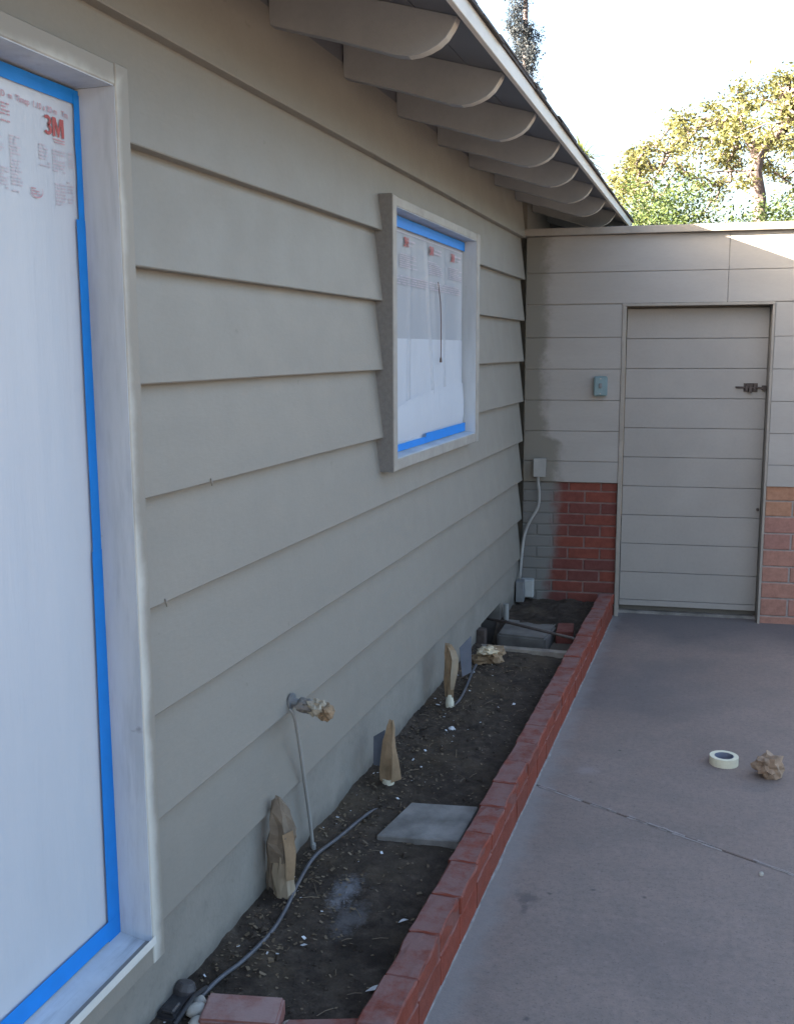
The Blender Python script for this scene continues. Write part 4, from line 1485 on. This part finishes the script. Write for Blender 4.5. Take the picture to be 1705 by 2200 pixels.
sbx = empty('switch_box', (0.494, 6.854, 1.534), 'blue grey weatherproof switch box on wall boards left of the gate', 'switch box', rz=EW)
MB().box(-0.043, 0.043, -0.045, 0.004, -0.064, 0.064).build('box_body', MAT['teal'], sbx, bevel=0.006, seg=2)
MB().box(-0.037, 0.037, -0.050, -0.0455, -0.058, 0.058).build('cover_plate', MAT['teal'], sbx, bevel=0.003)
MB().box(-0.010, 0.010, -0.060, -0.0505, -0.012, 0.020).build('toggle', MAT['boxgrey'], sbx, bevel=0.003)
for sx in (-0.048, 0.048):
    MB().tube([(0.0, -0.049, sx), (0.0, -0.053, sx)], 0.004, 8).build('screw', MAT['steel'], sbx)

# ---- loose things on the patio
rol_ = empty('tape_roll', (1.328, 4.458, 0.0), 'cream roll of masking tape lying flat on the patio', 'tape roll')


def ring(r0, r1, z0, z1, n=40):
    mb = MB()
    for k in range(n):
        a, b = 2 * math.pi * k / n, 2 * math.pi * (k + 1) / n
        ca, sa, cb, s_b = math.cos(a), math.sin(a), math.cos(b), math.sin(b)
        mb.quad([(r1 * ca, r1 * sa, z0), (r1 * cb, r1 * s_b, z0), (r1 * cb, r1 * s_b, z1), (r1 * ca, r1 * sa, z1)])
        mb.quad([(r0 * cb, r0 * s_b, z0), (r0 * ca, r0 * sa, z0), (r0 * ca, r0 * sa, z1), (r0 * cb, r0 * s_b, z1)])
        mb.quad([(r0 * ca, r0 * sa, z1), (r1 * ca, r1 * sa, z1), (r1 * cb, r1 * s_b, z1), (r0 * cb, r0 * s_b, z1)])
        mb.quad([(r0 * cb, r0 * s_b, z0), (r1 * cb, r1 * s_b, z0), (r1 * ca, r1 * sa, z0), (r0 * ca, r0 * sa, z0)])
    return mb


ring(0.0405, 0.060, 0.0, 0.036).build('tape_winding', MAT['maskcream'], rol_, fix=False)
ring(0.0375, 0.040, 0.0005, 0.0355).build('card_core', MAT['core'], rol_, fix=False)
ball = empty('paper_ball', (1.506, 4.355, 0.0), 'crumpled brown paper ball on the patio right of the tape roll', 'paper ball')
o = crumple(0.060, 15, 3, 0.5, (0.98, 0.92, 0.92)).build('crumpled_sheet', m_simple('dull_tan_paper', (0.30, 0.22, 0.16), 0.3, 18, 0.8), ball)
o.location = (0, 0, 0.055)
peb = crumple(0.008, 4, 1, 0.3).build('pebble', MAT['stone'])
peb.location = (1.452, 3.49, 0.006)
tag(peb, 'tiny pale pebble on patio just below the joint line', 'pebble')

# ---- near end of the bed
vb = empty('irrigation_valve', (0.004, 2.10, 0.10), 'black plastic irrigation valve against the foundation at the near end', 'valve')
MB().box(-0.028, 0.034, -0.055, 0.045, -0.03, 0.045).build('valve_body', MAT['blackplastic'], vb, bevel=0.008, seg=2)
MB().tube([(0.0, 0.052, 0.035), (0.002, 0.055, 0.050), (0.004, 0.06, 0.066)], [0.030, 0.030, 0.022], 8).build('valve_cap', m_simple('dark_grey_plastic', (0.055, 0.052, 0.055), 0.35, 30, 0.6), vb, bevel=0.003)
MB().box(-0.01, 0.026, -0.05, -0.008, 0.0455, 0.058).build('valve_lid', MAT['blackplastic'], vb, bevel=0.004)
MB().tube([(0.034, -0.06, 0.03), (0.040, 0.03, 0.05), (0.038, 0.10, 0.03)], 0.006, 8).build('valve_pipe', MAT['blackplastic'], vb)
lb = empty('loose_brick', (0.180, 2.10, 0.12), 'faded pink brick lying across the near end of the soil bed', 'brick')
MB().prism([(-0.108, 0.060), (0.086, 0.098), (0.112, -0.012), (-0.082, -0.050)], 'z', -0.045, 0.030).build('brick_body', MAT['loosebrick'], lb, bevel=0.006, seg=2)
lb2 = empty('loose_brick', (0.39, 2.13, 0.10), 'darker red brick half sunk in soil next to the kerb', 'brick')
MB().prism([(-0.092, 0.002), (0.082, 0.062), (0.098, -0.030), (-0.078, -0.085)], 'z', -0.05, 0.040).build('brick_body', MAT['kerbbrick'], lb2, bevel=0.006, seg=2)
for k, (x, y, r, q, lab) in enumerate(((0.046, 2.150, 0.019, 1, 'tan rounded stone beside the faded pink brick, farthest of the cluster'), (0.060, 2.108, 0.022, 2, 'pale grey stone between black valve and faded pink brick'),
                                       (0.086, 2.066, 0.020, 3, 'pinkish stone leaning on the side of the faded pink brick'), (0.300, 2.140, 0.017, 4, 'pale stone lying between the two loose bricks'))):
    s_ = crumple(r, 20 + q, 3, 0.12, (1, 1.2, 0.75)).build('stone', MAT['stone'], smooth=True)
    s_.location = (x, y, soil_z(x, y) + r * 0.55)
    s_.rotation_euler = (0, 0, q)
    tag(s_, lab, 'stone', 'stones at the near end of the bed')
lf = grid(lambda u, v: ((u - 0.5) * 0.06, (v - 0.5) * 0.02 * math.sin(math.pi * min(0.97, max(0.03, u))), 0.005 * math.sin(u * 3)), 8, 2).build('fallen_leaf', MAT['whitechip'], fix=False)
lf.location = (0.455, 2.36, soil_z(0.455, 2.36) + 0.008)
lf.rotation_euler = (0, -0.2, 0.35)
tag(lf, 'pale curled leaf on soil against the near kerb', 'leaf')
lf2 = inst(lf.data, 'fallen_leaf', None, (0.425, 2.70, soil_z(0.425, 2.70) + 0.006), (0, 0.1, 0.9), (0.6, 0.6, 1))
tag(lf2, 'small pale leaf sliver on soil midway along the near kerb', 'leaf')
fl = crumple(0.016, 31, 2, 0.4, (1, 1, 0.4)).build('powder_clump', MAT['whitechip'])
fl.location = (0.177, 4.229, soil_z(0.177, 4.229) + 0.003)
tag(fl, 'small white clump on soil between middle and farthest wrapped risers', 'clump')


# ================================================================== TREES
def leaf_quads(mb, c, n, spread, size, rg, flat=1.0, droop=0.0):
    for _ in range(n):
        p = Vector((c[0] + rg.gauss(0, spread), c[1] + rg.gauss(0, spread), c[2] + rg.gauss(0, spread * flat)))
        s = size * rg.uniform(0.6, 1.35)
        d = Vector((rg.gauss(0, 1), rg.gauss(0, 1), rg.gauss(0, 0.7) - droop)).normalized()
        w = d.cross(Vector((rg.gauss(0, 1), rg.gauss(0, 1), rg.gauss(0, 1)))).normalized()
        h = s * rg.uniform(0.35, 0.6)
        mb.quad([p, p + d * s * 0.5 + w * h * 0.5, p + d * s, p + d * s * 0.5 - w * h * 0.5])


def grow(base, trunk, tips, rg, r_tip=0.008, power=2.3, jit=0.12):
    """skeleton: a trunk polyline, then each tip joins its nearest node; radii by the pipe model"""
    nodes = [Vector(p) for p in trunk]
    par = [-1] + list(range(len(trunk) - 1))
    c = Vector(trunk[-1])
    tips = sorted(tips, key=lambda p: (Vector(p) - c).length)
    ends = []
    for tpt in tips:
        tpt = Vector(tpt)
        best, bd = None, 1e9
        for i, nd in enumerate(nodes):
            if i < len(trunk) // 2:
                continue
            d = (nd - tpt).length + 0.25 * max(0, nd.z - tpt.z)
            if d < bd:
                best, bd = i, d
        k = max(2, int(bd / 0.25))
        a = nodes[best]
        prev = best
        for s in range(1, k + 1):
            t = s / k
            p = a.lerp(tpt, t)
            p.z += 0.12 * bd * math.sin(math.pi * t)
            if s < k:
                p += Vector((rg.gauss(0, jit), rg.gauss(0, jit), rg.gauss(0, jit))) * min(1, bd)
            nodes.append(p)
            par.append(prev)
            prev = len(nodes) - 1
        ends.append(prev)
    w = [0.0] * len(nodes)
    kids = [0] * len(nodes)
    for i in range(len(nodes) - 1, -1, -1):
        if w[i] == 0:
            w[i] = r_tip ** power
        if par[i] >= 0:
            w[par[i]] += w[i]
    rad = [x ** (1 / power) for x in w]
    return nodes, par, rad, ends


def tree_mesh(nodes, par, rad, rmax):
    mb = MB()
    for i, p in enumerate(par):
        if p < 0:
            continue
        ra, rb = min(rad[p], rmax), min(rad[i], rmax)
        mb.tube([nodes[p], nodes[i]], [ra if ra < 2.2 * rb else rb * 1.25, rb], 7 if rb > 0.03 else 4, cap=False)
    return mb


def tloc(o, base):
    o.location = tuple(-c for c in base)
    return o


# big spreading tree
rg = random.Random(12)
TB = (1.72, 16.0, -0.3)
big = empty('tree', TB, 'broad yellow green tree with bare purple grey limbs rising beyond the wall', 'tree')
trunk = [TB, (1.70, 16.0, 1.0), (1.68, 15.97, 2.4), (1.655, 15.98, 3.4), (1.62, 16.0, 3.9), (1.54, 15.97, 4.25), (1.58, 16.0, 4.5), (1.72, 16.02, 4.68)]
tips = []
while len(tips) < 330:
    a = rg.uniform(0, 2 * math.pi)
    rr_ = math.sqrt(rg.random())
    x = 2.2 + 2.95 * rr_ * math.cos(a)
    y = 16 + 2.1 * rr_ * math.sin(a)
    hz = 5.58 - 1.0 * rr_ ** 2.2 - 0.25 * abs(x - 2.2) * 0.5
    z = hz - abs(rg.gauss(0, 0.42))
    if x < 0.2:
        z -= 0.05
    tips.append((x, y, z))
nodes, par, rad, ends = grow(TB, trunk, tips, rg, 0.0105, 2.2, 0.12)
tloc(tree_mesh(nodes, par, rad, 0.22).build('trunk', MAT['bark'], big, fix=False, smooth=True), TB)
lv = MB()
for e in ends:
    if rg.random() < 0.93:
        leaf_quads(lv, nodes[e], rg.randint(50, 130), rg.uniform(0.06, 0.11), 0.06, rg, 0.6)
for i, nd in enumerate(nodes):
    if rad[i] < 0.03 and rg.random() < 0.4:
        leaf_quads(lv, nd, rg.randint(8, 26), 0.10, 0.07, rg)
tloc(lv.build('crown', MAT['leafyellow'], big, fix=False), TB)


def shrub(x, y, ztop, rx, ry, rz_, n, mat, label, seed, name='shrub', cat='shrub', size=0.06, group='shrubs behind the garden wall'):
    rg = random.Random(seed)
    base = (x, y, -0.3)
    e = empty(name, base, label, cat, group)
    cz = ztop - rz_
    tr = MB()
    lv = MB()
    for k in range(5):
        a = 2 * math.pi * k / 5 + rg.random()
        tr.tube([base, (x + 0.25 * rx * math.cos(a), y + 0.25 * ry * math.sin(a), cz - 0.4 * rz_), (x + 0.6 * rx * math.cos(a), y + 0.6 * ry * math.sin(a), cz + 0.35 * rz_)], [0.05, 0.035, 0.012], 6, cap=False)
    for _ in range(n):
        d = Vector((rg.gauss(0, 1), rg.gauss(0, 1), rg.gauss(0, 1))).normalized()
        r = 0.45 + 0.6 * rg.random()
        lump = 1 + 0.33 * noise.noise(d * 2.2 + Vector((seed, 0, 0))) + 0.15 * noise.noise(d * 5 + Vector((0, seed, 0)))
        c = (x + d.x * rx * r * lump, y + d.y * ry * r * lump, cz + d.z * rz_ * r * lump)
        leaf_quads(lv, c, rg.randint(40, 75), 0.085, size * 0.72, rg)
    tloc(tr.build('trunk', MAT['bark'], e, fix=False), base)
    tloc(lv.build('crown', mat, e, fix=False), base)
    return e


shrub(0.62, 12.2, 3.72, 0.75, 0.7, 1.1, 420, MAT['leafdark'], 'dark green bushy shrub just right of the roof tip, above the wall', 31)
shrub(-0.15, 12.9, 3.55, 0.55, 0.6, 0.9, 240, MAT['leafmid'], 'yellowish green shrub peeping out right behind the roof edge', 32)
shrub(1.75, 12.6, 3.42, 0.55, 0.6, 0.8, 250, MAT['leafdark'], 'small dark shrub under the bare trunk of the spreading tree', 33)
shrub(2.75, 12.4, 3.35, 0.65, 0.6, 0.8, 260, MAT['leafmid'], 'light green shrub behind the sunlit right end of the wall', 34)
shrub(0.74, 7.75, 2.64, 0.30, 0.28, 0.45, 90, MAT['leafdark'], 'low leafy bush touching the wall cap below the roof corner', 35, size=0.04)

# narrow conifer
rg = random.Random(44)
CB = (-3.25, 24.0, -0.3)
con = empty('conifer', CB, 'tall narrow dark conifer rising above the roof edge', 'tree')
ct = [(-3.25 - 0.012 * (z - 7) * (z > 7), 24.0, z) for z in (-0.3, 3, 6, 8, 10, 11.2)]
tloc(MB().tube(ct, [0.16, 0.13, 0.10, 0.07, 0.045, 0.01], 8).build('trunk', MAT['bark'], con), CB)
lv = MB()
for k in range(620):
    z = rg.uniform(5.5, 11.4)
    gap = noise.noise(Vector((z * 1.15, 3.3, 0)))
    a = rg.uniform(0, 6.28)
    side = noise.noise(Vector((z * 0.9, math.cos(a) * 1.2, math.sin(a) * 1.2)))
    if gap * 1.1 + side * 1.0 < -0.02:
        continue
    r = rg.uniform(0.03, 0.42) * (0.8 + 0.7 * side)
    x = -3.25 - 0.012 * (z - 7) + r * math.cos(a)
    y = 24.0 + r * math.sin(a)
    leaf_quads(lv, (x, y, z), rg.randint(60, 95), 0.055, 0.055, rg, 1.6, 0.8)
tloc(lv.build('crown', MAT['leafcon'], con, fix=False), CB)

# spiky tree top just over the roof line
rg = random.Random(51)
PB = (-0.62, 14.0, -0.3)
pal = empty('tree', PB, 'thin spiky tree top just showing over the roof edge', 'tree')
tloc(MB().tube([PB, (-0.64, 14, 2.2), (-0.62, 14, 4.25)], [0.09, 0.07, 0.05], 8).build('trunk', MAT['bark'], pal), PB)
lv = MB()
for k in range(60):
    d = Vector((rg.gauss(0, 1), rg.gauss(0, 1), rg.gauss(0.35, 0.7))).normalized()
    L = rg.uniform(0.22, 0.42)
    p = Vector((-0.62, 14, 4.22 + rg.uniform(-0.1, 0.1)))
    w = d.cross(Vector((0, 0, 1))).normalized() * 0.016
    q = p + d * L * 0.6
    e = p + d * L + Vector((0, 0, -0.05 * L))
    lv.quad([p - w, p + w, q + w, q - w]).quad([q - w, q + w, e])
tloc(lv.build('crown', MAT['leafmid'], pal, fix=False), PB)
